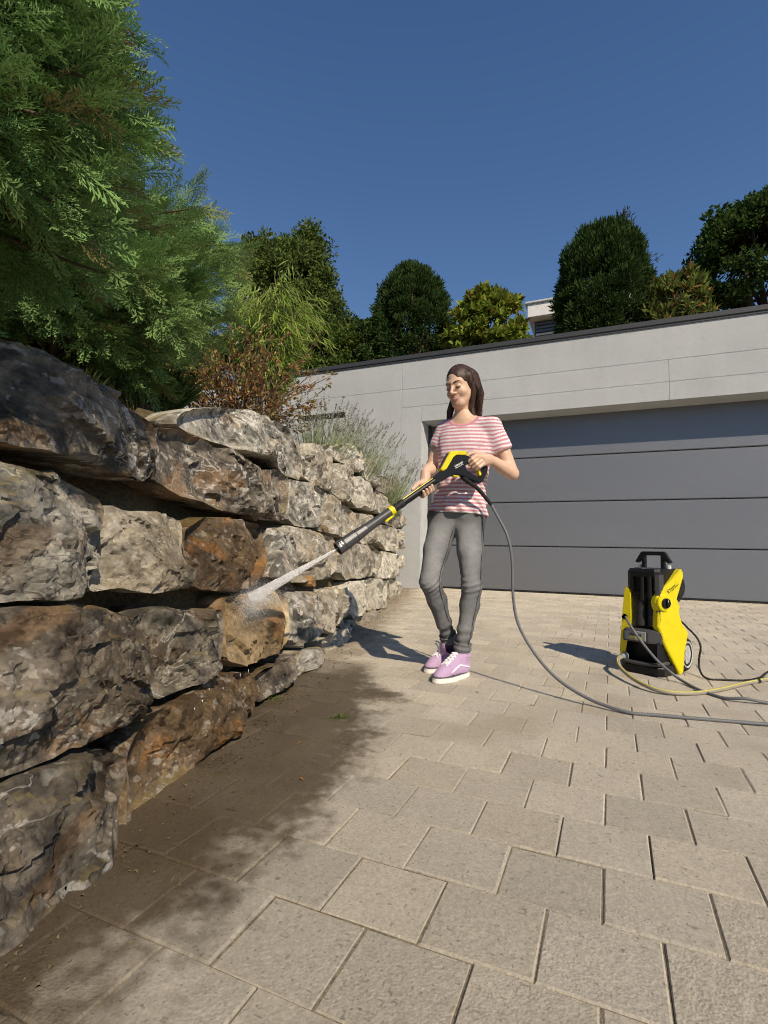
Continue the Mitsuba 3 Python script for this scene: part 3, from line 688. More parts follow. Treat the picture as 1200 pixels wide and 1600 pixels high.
# copper leaved shrub on the bank
def copper_shrub():
    r = np.random.default_rng(51); key = thing('copper_shrub', 'open twiggy shrub with copper and orange leaves on the bank, behind the top boulder', 'shrub')
    base = bank_point(2.75, .50); base[2] += .10
    right, back = np.array([.917, .3995, 0]), np.array([-.3995, .917, 0]); up = np.array([0, 0, 1.0])
    ms, L = [], Leaves()
    for k in range(92):
        a = r.uniform(0, 2 * np.pi); e = r.uniform(.15, 1.35)
        dk = right * math.cos(a) * math.cos(e) * 1.15 + back * math.sin(a) * math.cos(e) + up * math.sin(e) * .95
        R = r.uniform(.55, .95); tip = base + dk * R + up * .10; mid = base * .5 + tip * .5 + r.normal(0, .035, 3) - up * .02
        P = spline([base + r.normal(0, .03, 3), mid, tip], 9); ms.append(tube(P, np.linspace(.0055, .0018, 9), 4))
        for j in range(3):
            i = r.integers(3, 8); q = P[i] + (unit(P[i] - P[i - 1]) + r.normal(0, .6, 3)) * r.uniform(.06, .16)
            ms.append(tube([P[i], (P[i] + q) / 2 + r.normal(0, .008, 3), q], [.0028, .002, .0012], 4))
            n = 8; t = r.uniform(.2, 1, n)[:, None]; Q = P[i] * (1 - t) + q * t
            L.add(leaf_mesh(Q, r.normal(0, 1, (n, 3)) + dk, r.normal(0, .6, (n, 3)) + up, r.uniform(.025, .05, n), r.uniform(.016, .028, n)), tint(n, (.31, .175, .08), r, .3, .1, (.26, .26, .07), .36))
        n = 24; t = r.uniform(.3, 1, n) * 7.99; i = t.astype(int); Q = P[i] + r.normal(0, .02, (n, 3))
        L.add(leaf_mesh(Q, r.normal(0, 1, (n, 3)) + dk, r.normal(0, .6, (n, 3)) + up, r.uniform(.025, .052, n), r.uniform(.016, .03, n)), tint(n, (.33, .185, .08), r, .3, .1, (.42, .31, .13), .35))
    L.put(key, 'leaves', 'leaf'); part(key, 'twigs', cat(ms), 'bark')
copper_shrub()

# weeping bamboo on the bank near the garage
def bamboo():
    r = np.random.default_rng(61); key = thing('weeping_bamboo', 'bright lime green weeping bamboo in front of the hedge, left of the garage roof end', 'bamboo')
    base = bank_point(4.9, 1.25); base[2] -= .05; up = np.array([0, 0, 1.0])
    ms, L = [], Leaves()
    for k in range(95):
        a = r.uniform(0, 2 * np.pi); h = r.uniform(1.65, 2.35); o = r.uniform(.12, .62)
        dk = np.array([math.cos(a), math.sin(a), 0])
        P = spline([base + dk * .1, base + dk * o * .45 + up * h * .7, base + dk * o * .8 + up * h, base + dk * (o + .25) + up * (h - .2)], 16)
        ms.append(tube(P, np.linspace(.007, .002, 16), 4))
        n = 44; t = (r.uniform(.5, 1, n)) * 14.99; i = t.astype(int); Q = P[i] + r.normal(0, .03, (n, 3))
        D = np.array([0, 0, -.8]) + dk * .6 + r.normal(0, .33, (n, 3))
        L.add(leaf_mesh(Q, D, r.normal(0, .7, (n, 3)) + dk, r.uniform(.14, .28, n), r.uniform(.012, .02, n), curl=.06), tint(n, (.26, .36, .07), r, .18, .06, (.34, .40, .13), .25))
    L.put(key, 'leaves', 'leaf'); part(key, 'canes', cat(ms), 'bark')
bamboo()

for q_, (s_, t_, rr_, lb) in enumerate(((2.4, 2.3, .75, 'dark green bank shrub directly behind the big juniper'), (3.9, 2.5, .8, 'bank shrub between the copper shrub and the weeping bamboo'), (.2, 2.6, .9, 'bank shrub at the left behind the second juniper'), (3.2, 1.7, .62, 'bank shrub close behind the copper shrub'))):
    b_ = bank_point(s_, t_)
    crown_tree('bank_shrub', lb, 'shrub', b_ + [0, 0, rr_ * .75], (rr_, rr_, rr_ * .9), b_, 60, 170, (.07, .04), (.085, .135, .035), 35 + q_, alt=(.14, .17, .045), share=.25, clump=.33, trunk_r=.04)

# lavender along the top of the wall
mat('stem', leaf_bsdf(.7, .3))
def lavender(label, s, t, rad, h, n, seed):
    r = np.random.default_rng(seed); key = thing('lavender_plant', label, 'lavender', None)
    base = bank_point(s, t); up = np.array([0, 0, 1.0]); L, F, G = Leaves(), Leaves(), Leaves()
    out = -WALL_IN
    for k in range(n):
        a = r.uniform(0, 2 * np.pi); q = rad * r.random()**.6
        b = base + np.array([math.cos(a), math.sin(a), 0]) * q * .45
        dk = unit(up + (np.array([math.cos(a), math.sin(a), 0]) * q / rad * .55 + out * .12) + r.normal(0, .08, 3)); hh = h * r.uniform(.6, 1.1)
        tip = b + dk * hh; side = unit(np.cross(dk, r.normal(size=3)))
        m1 = np.array([b]); 
        L.add(leaf_mesh(m1, np.array([dk]), np.array([side]), hh, .0065, 0), tint(1, (.29, .34, .20), r))
        L.add(leaf_mesh(m1, np.array([dk]), np.array([np.cross(dk, side)]), hh, .0065, 0), tint(1, (.29, .34, .20), r))
        m = 12; z = r.random(m); Q = tip - dk * z[:, None] * .075 * hh / h
        F.add(leaf_mesh(Q, dk + r.normal(0, .7, (m, 3)), r.normal(size=(m, 3)), .020, .011), tint(m, (.24, .225, .205), r, .25, .06, (.29, .28, .23), .4))
    m = n * 16; a = r.uniform(0, 2 * np.pi, m); q = rad * .62 * np.sqrt(r.random(m)); z = r.random(m)**1.5
    Q = base + np.stack([np.cos(a) * q, np.sin(a) * q, z * h * .42 - .04], 1)
    G.add(leaf_mesh(Q, up + r.normal(0, .45, (m, 3)), r.normal(size=(m, 3)), r.uniform(.04, .09, m), r.uniform(.004, .008, m)), tint(m, (.145, .19, .05), r, .2, .06, (.20, .20, .13), .4))
    L.put(key, 'stems', 'stem'); F.put(key, 'flower_spikes', 'stem'); G.put(key, 'leaves', 'leaf')
lavender('lavender clump behind the dark vent slot at the near end of the wall top', 3.9, .16, .40, .78, 230, 71)
lavender('middle lavender clump at the highest stones of the wall', 4.75, .14, .46, .86, 330, 72)
lavender('lavender clump spilling toward the garage corner at the far end of the wall', 5.75, .02, .52, .80, 300, 73)

# grass and low growth on the bank
def grass(name, label, sr, tr, n, h, col, alt, seed, share=.3, w=.005, spread=.3):
    r = np.random.default_rng(seed); L = Leaves()
    s = r.uniform(*sr, n); t = r.uniform(*tr, n); P = bank_point(s, t); P[:, 2] -= .01
    L.add(leaf_mesh(P, np.array([0, 0, 1.0]) + r.normal(0, spread, (n, 3)), r.normal(size=(n, 3)), h * r.uniform(.5, 1.2, n), w * r.uniform(.7, 1.4, n), curl=.1), tint(n, col, r, .2, .05, alt, share))
    L.put('', name, 'leaf', 'stuff', label)
grass('bank_grass', 'dry yellow green grass growing along the top of the bank', (.2, 7.2), (.05, 3.0), 26000, .09, (.11, .14, .03), (.24, .20, .08), 81)
def tuft(label, s, t, rad, h, n, col, alt, seed):
    r = np.random.default_rng(seed); key = thing('grass_tuft', label, 'grass', None); L = Leaves(); base = bank_point(s, t)
    a = r.uniform(0, 2 * np.pi, n); q = np.sqrt(r.random(n)); dk = np.stack([np.cos(a) * q, np.sin(a) * q, 0 * q], 1)
    L.add(leaf_mesh(base + dk * rad * .5 - [0, 0, .02], dk * .6 + [0, 0, 1.0] + r.normal(0, .12, (n, 3)), r.normal(size=(n, 3)), h * r.uniform(.5, 1.15, n), .006, curl=.15), tint(n, col, r, .2, .05, alt, .3))
    L.put(key, 'blades', 'leaf', 'stuff')
tuft('soft bright green grass tuft at the right foot of the juniper', 1.75, .62, .22, .34, 900, (.12, .19, .035), (.17, .2, .06), 82)
tuft('yellowing low grass tuft beside the top boulder', 1.15, .16, .16, .11, 500, (.26, .24, .05), (.3, .26, .1), 83)
tuft('grey green grass tuft under the juniper near the dark boulders', .45, .28, .16, .22, 600, (.13, .16, .06), (.17, .17, .08), 84)

# ---------------------------------------------------------------- house far behind
def house(dz=.45):
    key = thing('white_house', 'white house gable with dark blinds showing between the yellow green shrub and the broad yew', 'house')
    mat('white_render', principled((.72, .71, .68), .8, .3)); mat('blind', principled((.10, .11, .12), .5)); mat('roof_sheet', principled((.5, .5, .49), .6))
    x0, x1, y0 = -3.35, 1.7, 24.0
    part(key, 'wall', cat([box(x0 + .9, x1, y0 + .5, y0 + 9, 3.9, 11.45), box(x0 + .3, x0 + .9, y0 + .5, y0 + 9, 3.9, 9.0)]), 'white_render')
    part(key, 'roof', cat([cbox(x0 - .1, x1 + .4, y0 - .3, y0 + 9.4, 11.92, 12.02, .02)]), 'roof_sheet')
    part(key, 'fascia', cbox(x0, x1 + .3, y0 - .2, y0 + 9.3, 11.30, 11.917, .02), 'white_render')
    w = part(key, 'window', cat([box(x0 + .25, x0 + 4, y0 + .40, y0 + .498, 9.0, 11.28)]), 'dark_metal')
    for k in range(13):
        part(key + '__window', 'slat', cbox(x0 + .3, x0 + 3.95, y0 + .33, y0 + .395, 9.08 + k * .168, 9.08 + k * .168 + .12, .01), 'blind')
house()


# ---------------------------------------------------------------- the pressure washer on the driveway
def plastic(c, rough=.35, spec=.5, coat=0.): return principled(c, rough, spec)
def yellow_color(p, n, uv): return mi.Color3f(.74, .62, .008) * (.94 + .1 * fbm(p.x * 9, p.y * 9, p.z * 9) - .10 * smoothstep(.62, .8, fbm(p.x * 40, p.y * 40, p.z * 40)))
mat('yellow_plastic', principled({**proc(yellow_color)}, .38, .5))
def black_color(p, n, uv): return mi.Color3f(.010, .010, .011) * (.7 + .5 * fbm(p.x * 30, p.y * 30, p.z * 30)) + .008 * smoothstep(.6, .9, n.z) * fbm(p.x * 60, p.y * 60, p.z * 3)
mat('black_plastic', bump(principled({**proc(black_color)}, .40, .32), lambda p, n, uv: .0004 * noise(p.x * 700, p.y * 700, p.z * 700)))
mat('dark_grey_plastic', principled((.055, .055, .058), .45, .5))
mat('mid_grey_plastic', two(principled((.28, .28, .275), .45, .5)))
mat('rim_grey', two(principled((.42, .42, .41), .4, .5))); mat('light_grey_plastic', principled((.62, .62, .60), .4, .5))
mat('black_print', two(principled((.02, .02, .02), .5))); mat('white_print', two(principled((.75, .75, .75), .5)))
MO = np.array([.186, 3.413, 0]); MW = np.array([.8910, -.4540, 0]); MD = np.array([.4540, .8910, 0]); MZ = np.array([0, 0, 1.0])
MR = np.array([MW, MD, MZ])
def mloc(m): return xf(m, MR, MO)
def msolid(*layers):
    """Hull of outlines [(X, Y), ...] each at its own height."""
    return hullm(np.array([(x, y, z) for z, pts in layers for x, y in pts]))
def puffy(poly, d0, d1, r=.012, n=4):
    """A plate with rolled edges on its d1 side."""
    P = poly if isinstance(poly, sg.Polygon) else sg.Polygon(poly)
    ms = [prism(P, d0, d1 - r)]
    for k in range(n):
        a0 = math.sin(k / n * math.pi / 2); a1 = math.sin((k + 1) / n * math.pi / 2); ins = r * (1 - math.cos((k + .5) / n * math.pi / 2))
        Q = P.buffer(-ins)
        for g in getattr(Q, 'geoms', [Q]): ms.append(prism(g, d1 - r + r * a0 - .0005, d1 - r + r * a1))
    return cat(ms)
def washer():
    K = thing('pressure_washer', 'yellow and black upright pressure washer with carry handle standing on the paving', 'pressure washer')
    B = part
    # base with bumper and its dark mouth
    foot = [(-.148, .06), (-.135, -.02), (-.10, -.05), (.085, -.05), (.112, -.025), (.122, .06), (.112, .30), (-.135, .30)]
    up1 = [(x * .96, y * .94 + .004) for x, y in foot]
    lo = [(x * .97, y * .96) for x, y in foot]
    B(K, 'base', mloc(cat([msolid((.0, lo), (.015, foot), (.045, foot), (.056, up1)), msolid((.05, [(-.125, .05), (.096, .05), (.10, .3), (-.12, .3)]), (.21, [(-.100, .05), (.088, .05), (.098, .28), (-.10, .28)])),
        msolid((.05, [(-.122, -.012), (-.110, -.035), (-.100, .05), (-.12, .06)]), (.18, [(-.106, -.0), (-.10, -.012), (-.095, .05), (-.104, .05)])),
        msolid((.05, [(.100, -.016), (.078, -.042), (.07, .05), (.098, .06)]), (.185, [(.080, -.004), (.074, -.02), (.07, .05), (.082, .05)]))])), 'black_plastic', smooth=25)
    B(K, 'bumper_lip', mloc(tube(spline([(-.14, .03, .066), (-.128, -.028, .066), (-.09, -.056, .064), (.0, -.060, .062), (.078, -.056, .066), (.106, -.034, .072), (.118, .01, .075)], 26), .011, 8)), 'dark_grey_plastic', smooth=True)
    # column and badge block
    B(K, 'column', mloc(cat([cbox(-.078, .085, .035, .24, .18, .60, .01), cbox(.068, .086, .0, .2, .24, .58, .006)])), 'black_plastic', smooth=25)
    B(K, 'nozzle_holder', mloc(cat([tube([(-.035, .02, .27), (-.035, .02, .42)], .030, 14), tube([(.03, .025, .27), (.03, .025, .44)], .026, 14), cbox(-.074, .0, .004, .04, .405, .465, .008)])), 'black_rubber', smooth=30)
    blk = [(-.122, .03), (-.112, -.034), (.030, -.034), (.085, .0), (.088, .05), (-.115, .06)]
    B(K, 'badge_block', mloc(msolid((.176, blk), (.190, [(x * 1.03, y * 1.05) for x, y in blk]), (.236, [(x * 1.01, y) for x, y in blk]), (.252, [(x * .95, y * .8 + .01) for x, y in blk]))), 'dark_grey_plastic', smooth=20)
    bd = B(K, 'badge', mloc(cbox(-.104, .018, -.041, -.034, .185, .238, .002)), 'mid_grey_plastic')
    tm = meshkit.text_mesh('KÄRCHER', .0115, .0012, True); tm.vertices[:, 0] *= .071 / (tm.bounds[1, 0] - tm.bounds[0, 0]); tm = xf(tm, np.array([[1, 0, 0], [0, 0, 1], [0, -1, 0]]), (-.078, -.041, .2125))
    B(bd, 'lettering', mloc(tm), 'black_print')
    B(bd, 'stripe', mloc(box(-.08, -.004, -.0422, -.0409, .197, .2045)), 'yellow_plastic')
    # head
    head = [(-.104, .03), (-.098, .0), (-.08, -.012), (.06, -.012), (.085, .01), (.118, .20), (.10, .27), (-.10, .27), (-.112, .15)]
    hd = totri(toman(msolid((.475, head), (.585, head), (.602, [(x * .93, y * .94 + .01) for x, y in head]))) - toman(trimesh.creation.cylinder(radius=.030, height=.2, transform=trimesh.transformations.translation_matrix((-.045, .06, .60)), sections=20)) - toman(box(-.064, .055, -.03, .012, .40, .555)))
    B(K, 'head', mloc(hd), 'black_plastic', smooth=25)
    B(K, 'lance_holder', mloc(cat([tube([(-.012, -.006, .42), (-.012, -.006, .555)], .0125, 10), tube([(.030, -.004, .43), (.030, -.004, .56)], .0135, 10), cbox(-.07, .055, .0, .02, .43, .47, .005)])), 'black_plastic', smooth=30)
    B(K, 'head_rim', mloc(tube([(-.045 + .033 * math.cos(a), .06 + .033 * math.sin(a), .603) for a in np.linspace(0, 2 * np.pi, 25)], .004, 6)), 'dark_grey_plastic', smooth=True)
    B(K, 'rail', mloc(msolid((.30, [(.066, -.006), (.086, -.006), (.092, .03), (.068, .03)]), (.57, [(.062, -.014), (.084, -.008), (.094, .03), (.068, .03)]))), 'dark_grey_plastic', smooth=25)
    # carrying handle
    outer = sg.Polygon([(-.104, .640), (-.070, .698), (-.06, .704), (.06, .704), (.070, .698), (.104, .640), (.088, .634), (.064, .655), (.064, .575), (.046, .575), (.046, .680), (-.046, .680), (-.046, .575), (-.064, .575), (-.064, .655), (-.088, .634)])
    hm = cat([prism(outer, -.014, .014), prism(outer.buffer(-.003), -.018, .018)]); hm = xf(hm, np.array([[1, 0, 0], [0, 0, 1], [0, 1, 0]]), (-.003, .13, 0))
    hk = B(K, 'handle', mloc(hm), 'black_plastic', smooth=25)
    for s in (-1, 1): B(hk, 'post_cap', mloc(trimesh.creation.cylinder(radius=.013, height=.03, transform=trimesh.transformations.translation_matrix((s * .083, .13, .608)), sections=14)), 'light_grey_plastic', smooth=30)
    # yellow side shells
    shell = sg.Polygon([(.159, .606), (.10, .553), (.02, .487), (-.004, .462), (-.018, .44), (-.026, .413), (-.020, .385), (-.008, .362), (-.013, .33), (-.015, .274), (.004, .232), (.024, .176), (.130, -.0), (.142, .004), (.158, .012), (.165, .06), (.171, .121), (.186, .18), (.199, .232), (.187, .256), (.160, .286), (.147, .32), (.138, .355), (.143, .386), (.136, .41), (.124, .432), (.148, .495), (.172, .558), (.171, .585)]).buffer(-.003).buffer(.003, quad_segs=4)
    left = sg.Polygon([(-.110, .488), (-.088, .482), (-.080, .44), (-.079, .30), (-.086, .24), (-.112, .11), (-.126, .068), (-.150, .068), (-.147, .13), (-.136, .26), (-.120, .43)]).buffer(-.004).buffer(.004)
    lm = xf(prism(left, .0, .23), np.array([[1, 0, 0], [0, 0, 1], [-.12, 1, 0]]), (0, -.012, 0)); lm.fix_normals()
    B(K, 'side_shell', mloc(lm), 'yellow_plastic', smooth=30, label='yellow left side shell seen edge on')
    for s, nm in ((1, 'right'),):
        e = np.array([s * .09, .2, 0]); e /= np.linalg.norm(e); o = np.cross(e, [0, 0, 1]) * s; A = np.array([s * .075, 0, 0])
        R = np.array([e, [0, 0, 1], o])
        def side(m): return mloc(xf(m, R, A))
        sh = B(K, 'side_shell', side(puffy(shell, -.03, .012, .014, 5)), 'yellow_plastic', smooth=35, label='yellow right side shell carrying the control knob' if s > 0 else 'yellow left side shell')
        if s > 0:
            kb = sg.Point(.024, .410).buffer(.047, quad_segs=12)
            B(sh, 'knob_boss', side(puffy(kb, .0, .026, .012, 4)), 'yellow_plastic', smooth=35)
            B(sh, 'control_knob', side(cat([puffy(sg.Point(.026, .410).buffer(.029, quad_segs=10), .024, .036, .005, 3), puffy(sg.box(.020, .388, .032, .434), .035, .046, .005, 3)])), 'black_plastic', smooth=30)
            B(sh, 'knob_mark', side(prism(sg.box(.0245, .415, .0275, .432), .0455, .0468)), 'light_grey_plastic')
            a = math.radians(38); c_, s_ = math.cos(a), math.sin(a)
            def lay(txt, h, x, y, ln, bold=True):
                t = meshkit.text_mesh(txt, h, .0012, bold); t.vertices[:, 0] *= ln / (t.bounds[1, 0] - t.bounds[0, 0])
                return xf(t, np.array([[c_, s_, 0], [-s_, c_, 0], [0, 0, 1]]), (x, y, .0121))
            B(sh, 'lettering', side(cat([lay('K7', .018, .058, .462, .026), lay('PREMIUM', .0075, .0765, .4845, .04, False), lay('SMART CONTROL', .0062, .0835, .4765, .062, False)])), 'black_print')
    # hose reel at the back
    B(K, 'hose_reel', mloc(cat([trimesh.creation.cylinder(radius=.092, height=.022, transform=trimesh.transformations.translation_matrix((x, .215, .495)) @ trimesh.transformations.rotation_matrix(math.pi / 2, (0, 1, 0)), sections=40) for x in (-.09, .085)] + [trimesh.creation.cylinder(radius=.06, height=.2, transform=trimesh.transformations.translation_matrix((.015, .215, .495)) @ trimesh.transformations.rotation_matrix(math.pi / 2, (0, 1, 0)), sections=32)])), 'black_plastic', smooth=30)
    # wheels
    for s in (1, -1):
        prof = [(.054, -.024), (.076, -.026), (.092, -.022), (.098, -.012), (.099, .0), (.098, .012), (.092, .022), (.076, .026), (.054, .024)]
        c = (s * .108, .243, .099)
        wk = B(K, 'wheel', mloc(xf(lathe(prof + [prof[0]], 48, 0), np.eye(3), c)), 'black_rubber', smooth=30)
        rim = [lathe([(.0, s * .021), (.03, s * .022), (.055, s * .0225), (.066, s * .025), (.077, s * .0275), (.078, 0), (.0, 0)][::s], 40, 0)]
        for k in range(6):
            a = k * math.pi / 3
            rim.append(hullm([(s * (.012 + .012 * u), r_ * math.cos(a + da), r_ * math.sin(a + da)) for u in (0, 1) for r_, da in ((.02, .35), (.02, -.35), (.070, .10), (.070, -.10))]))
        B(wk, 'rim', mloc(xf(cat(rim), np.eye(3), c)), 'rim_grey', smooth=30)
    # water inlet and hose outlet, on the left front edge
    B(K, 'water_inlet', mloc(xf(cat([lathe([(0, .0), (.021, .0), (.024, -.008), (.024, -.020), (.017, -.026), (.012, -.05), (.0, -.05)], 20, 1)]), np.eye(3), (-.116, -.008, .08))), 'mid_grey_plastic', smooth=30)
    B(K, 'hose_outlet', mloc(xf(lathe([(0, .02), (.016, .02), (.016, -.012), (.010, -.03), (0, -.03)], 16, 1), np.eye(3), (-.115, .0, .312))), 'black_plastic', smooth=30)
washer()

# ---------------------------------------------------------------- hoses and cable
def rubber(c): return principled(c, .55, .4)
mat('grey_hose', rubber((.135, .14, .15))); mat('beige_hose', rubber((.30, .275, .215))); mat('yellow_line', rubber((.62, .55, .06))); mat('black_cable', rubber((.015, .015, .015)))
def hose(name, label, pts, r, m, k=10, n=160):
    P = spline(pts, n); o = thing(name, label, 'hose' if 'hose' in name else 'cable'); scene[o] = mikit.ply(tube(P, r, k), m, smooth=True); return o, P
hose('high_pressure_hose', 'grey hose hanging from the spray gun in a long curve down to the paving',
     [(-.578, 2.754, .941), (-.546, 2.743, .885), (-.487, 2.722, .775), (-.461, 2.713, .649), (-.456, 2.711, .47), (-.428, 2.701, .328), (-.346, 2.672, .197), (-.238, 2.634, .095), (-.095, 2.584, .031), (.061, 2.529, .0085), (.173, 2.542, .0085), (.354, 2.572, .0085), (.585, 2.617, .0085), (.80, 2.67, .0085), (1.2, 2.72, .0085), (1.7, 2.95, .0085), (1.9, 3.4, .0085), (1.6, 3.75, .0085)], .0075, 'grey_hose')
hose('washer_outlet_hose', 'grey hose from the left side of the pressure washer crossing its front to the paving',
     [(.083, 3.44, .312), (.092, 3.415, .292), (.147, 3.370, .205), (.23, 3.310, .103), (.296, 3.270, .048), (.341, 3.243, .019), (.407, 3.10, .0085), (.492, 2.985, .0085), (.577, 2.960, .022), (.671, 2.985, .0085), (.789, 3.05, .0085), (1.15, 3.25, .0085), (1.35, 3.5, .0085), (1.6, 3.75, .0085)], .0075, 'grey_hose')
gh, GP = hose('garden_hose', 'beige garden hose with a yellow stripe looping from the washer inlet along the paving',
     [(.072, 3.445, .079), (.050, 3.40, .077), (.036, 3.345, .07), (.053, 3.22, .05), (.118, 3.06, .030), (.216, 2.955, .016), (.342, 2.979, .011), (.491, 3.124, .011), (.659, 3.354, .011), (.793, 3.518, .011), (.973, 3.766, .011), (1.3, 4.1, .011), (1.8, 4.3, .011), (2.6, 4.4, .011)], .0105, 'beige_hose', 12)
up_ = np.array([0, 0, 1.0]); tg = unit(np.gradient(GP, axis=0)); sd = unit(np.cross(tg, up_)); u2 = np.cross(sd, tg)
part(gh, 'stripe', tube(GP + sd * .0042 + u2 * .0078, .0030, 6), 'yellow_line', smooth=True)
part(gh, 'hose_joint', tube([GP[58] * .5 + GP[59] * .5 - tg[58] * .012, GP[58] * .5 + GP[59] * .5 + tg[58] * .012], .0125, 12), 'black_rubber', smooth=30)
hose('power_cable', 'black power cable from the back of the pressure washer curving down behind its wheel',
     [(.33, 3.66, .33), (.386, 3.60, .29), (.420, 3.545, .253), (.450, 3.50, .22), (.470, 3.475, .169), (.462, 3.49, .092), (.462, 3.46, .033), (.486, 3.395, .0065), (.57, 3.41, .0065), (.68, 3.456, .0065), (.775, 3.583, .0065), (.847, 3.754, .0065), (.989, 4.012, .0065), (1.4, 4.5, .0065), (2.2, 5.0, .0065), (3.2, 5.2, .0065)], .0055, 'black_cable', 8)


# ---------------------------------------------------------------- the spray gun with its lance, and the water
GO = np.array([-.751, 2.562, 1.105]); GX = unit(np.array([-.563, -.625, -.54])); GZ = unit(np.array([0, 0, 1.0]) - GX[2] * GX); GN = np.cross(GZ, GX)
GR = np.array([GX, GZ, GN])
def G(t, v, n): return GO + t * GX + v * GZ + n * GN
def gloc(m): return xf(m, GR, GO)
def gtube(pts, r, k=16): return tube([G(*p) for p in pts], r, k)
def axis_v(t): return .003 - .032 * t
def plate(poly, half, r=.008):
    P = poly if isinstance(poly, sg.Polygon) else sg.Polygon(poly)
    ms = [prism(P, -half + r, half - r)]
    for k in range(4):
        a0, a1 = math.sin(k / 4 * math.pi / 2), math.sin((k + 1) / 4 * math.pi / 2); ins = r * (1 - math.cos((k + .5) / 4 * math.pi / 2))
        Q = P.buffer(-ins)
        for g in getattr(Q, 'geoms', [Q]):
            if g.is_empty: continue
            ms += [prism(g, half - r + r * a0 - .0004, half - r + r * a1), prism(g, -half + r - r * a1, -half + r - r * a0 + .0004)]
    return cat(ms)
def spray_gun():
    K = thing('spray_gun', 'black and yellow trigger gun with long lance held in both hands of the woman', 'spray gun')
    body = sg.Polygon([(.115, .019), (.067, .022), (.019, .022), (-.046, .052), (-.062, .055), (-.126, .018), (-.146, -.006), (-.112, -.014), (-.086, -.022), (-.082, -.043), (-.122, -.112), (-.112, -.128), (-.092, -.118), (-.040, -.056), (.0, -.026), (.06, -.022), (.115, -.018)])
    outer = sg.Polygon([(-.120, .014), (-.150, -.002), (-.185, -.020), (-.212, -.056), (-.209, -.096), (-.192, -.114), (-.140, -.144), (-.116, -.142), (-.095, -.120), (-.104, -.108), (-.124, -.116), (-.130, -.121), (-.172, -.098), (-.190, -.080), (-.178, -.050), (-.136, -.027), (-.105, -.02)])
    part(K, 'body', gloc(plate(body, .021, .009)), 'black_plastic', smooth=35)
    part(K, 'handle', gloc(plate(outer.buffer(.002), .014, .007)), 'black_plastic', smooth=35)
    part(K, 'cover', gloc(plate([(.055, .034), (-.034, .078), (-.052, .083), (-.128, .044), (-.127, .020), (-.066, .053), (-.044, .052), (.025, .019), (.05, .020)], .0225, .008)), 'yellow_plastic', smooth=35, label='yellow top cover of the gun')
    part(K, 'cover_inset', gloc(plate([(.052, .040), (-.030, .082), (-.040, .083), (.02, .05), (.042, .036)], .012, .004)), 'dark_grey_plastic')
    part(K, 'trigger', gloc(plate([(-.150, -.060), (-.158, -.066), (-.158, -.112), (-.148, -.118), (-.142, -.108), (-.144, -.08)], .010, .004)), 'yellow_plastic', smooth=35)
    part(K, 'latch', gloc(plate([(-.000, -.027), (-.024, -.042), (-.028, -.052), (-.014, -.048), (.006, -.032)], .014, .004)), 'yellow_plastic', smooth=35)
    def word(txt, h, ln, t0, v0):
        m = meshkit.text_mesh(txt, h, .0012, True); m.vertices[:, 0] *= ln / (m.bounds[1, 0] - m.bounds[0, 0])
        return gloc(xf(m, np.array([[-1, 0, 0], [0, 1, 0], [0, 0, 1]]) @ np.array([[math.cos(.06), math.sin(.06), 0], [-math.sin(.06), math.cos(.06), 0], [0, 0, 1]]), (t0, v0, .0205)))
    wm = word('KÄRCHER', .0085, .056, -.022, .0035); wm2 = word('SMART CONTROL', .005, .054, -.022, -.005)
    # the gun points left in the photograph, so the words read from the muzzle towards the grip
    part(K, 'lettering', cat([wm, wm2]), 'white_print')
    part(K, 'hose_connector', cat([gtube([(-.052, -.062, 0), (-.062, -.088, 0)], .017, 14), gtube([(-.062, -.088, 0), (-.075, -.118, 0)], .0125, 12), gtube([(-.066, -.096, 0), (-.070, -.106, 0)], .016, 12)]), 'black_rubber', smooth=30)
    sp = spline([G(-.074, -.114, 0), G(-.102, -.171, 0), G(-.129, -.278, 0)], 14)
    part(K, 'strain_relief', tube(sp, np.linspace(.0115, .0095, 14), 12), 'black_rubber', smooth=30)
    def ax(t0, t1, r0, r1=None, k=20): return gtube([(t0, axis_v(t0), 0), (t0 + (t1 - t0) * .5, axis_v(t0 + (t1 - t0) * .5), 0), (t1, axis_v(t1), 0)], [r0, (r0 + (r1 or r0)) / 2, r1 or r0], k)
    part(K, 'barrel', cat([ax(.085, .335, .0195, .0185)]), 'black_plastic', smooth=40)
    part(K, 'barrel_stripe', gtube([(t, axis_v(t) + .0165, .0085) for t in np.linspace(.11, .32, 6)], .0028, 8), 'yellow_plastic', smooth=40, label='yellow strip along the top of the barrel')
    part(K, 'collar', cat([ax(.322, .345, .0205), ax(.345, .372, .0185), ax(.372, .392, .0175)]), 'black_rubber', smooth=30)
    part(K, 'clamp_ring', cat([ax(.386, .410, .0235, .0245)]), 'yellow_plastic', smooth=30, label='yellow clamp ring between barrel and nozzle')
    part(K, 'clamp_tab', gloc(plate([(.398, -.020), (.402, -.037), (.452, -.042), (.458, -.034), (.45, -.026)], .012, .004)), 'yellow_plastic', smooth=30)
    prof = [(.405, .0215), (.455, .0222), (.50, .0222), (.545, .0242), (.59, .0275), (.64, .0305), (.70, .0322), (.722, .0322), (.730, .0312)]
    P = np.array([G(t, axis_v(t), 0) for t, _ in prof])
    nz = part(K, 'nozzle', tube(P, [r for _, r in prof], 28, cap=False), 'dark_grey_plastic', smooth=40, label='dark grey spray nozzle widening to its mouth')
    part(nz, 'mouth', cat([tube([G(.7295, axis_v(.7295), 0), G(.71, axis_v(.71), 0)], [.0312, .022], 28), ax(.70, .722, .006)]), 'void_black', smooth=30)
    # printed grey band and slots
    lab = []
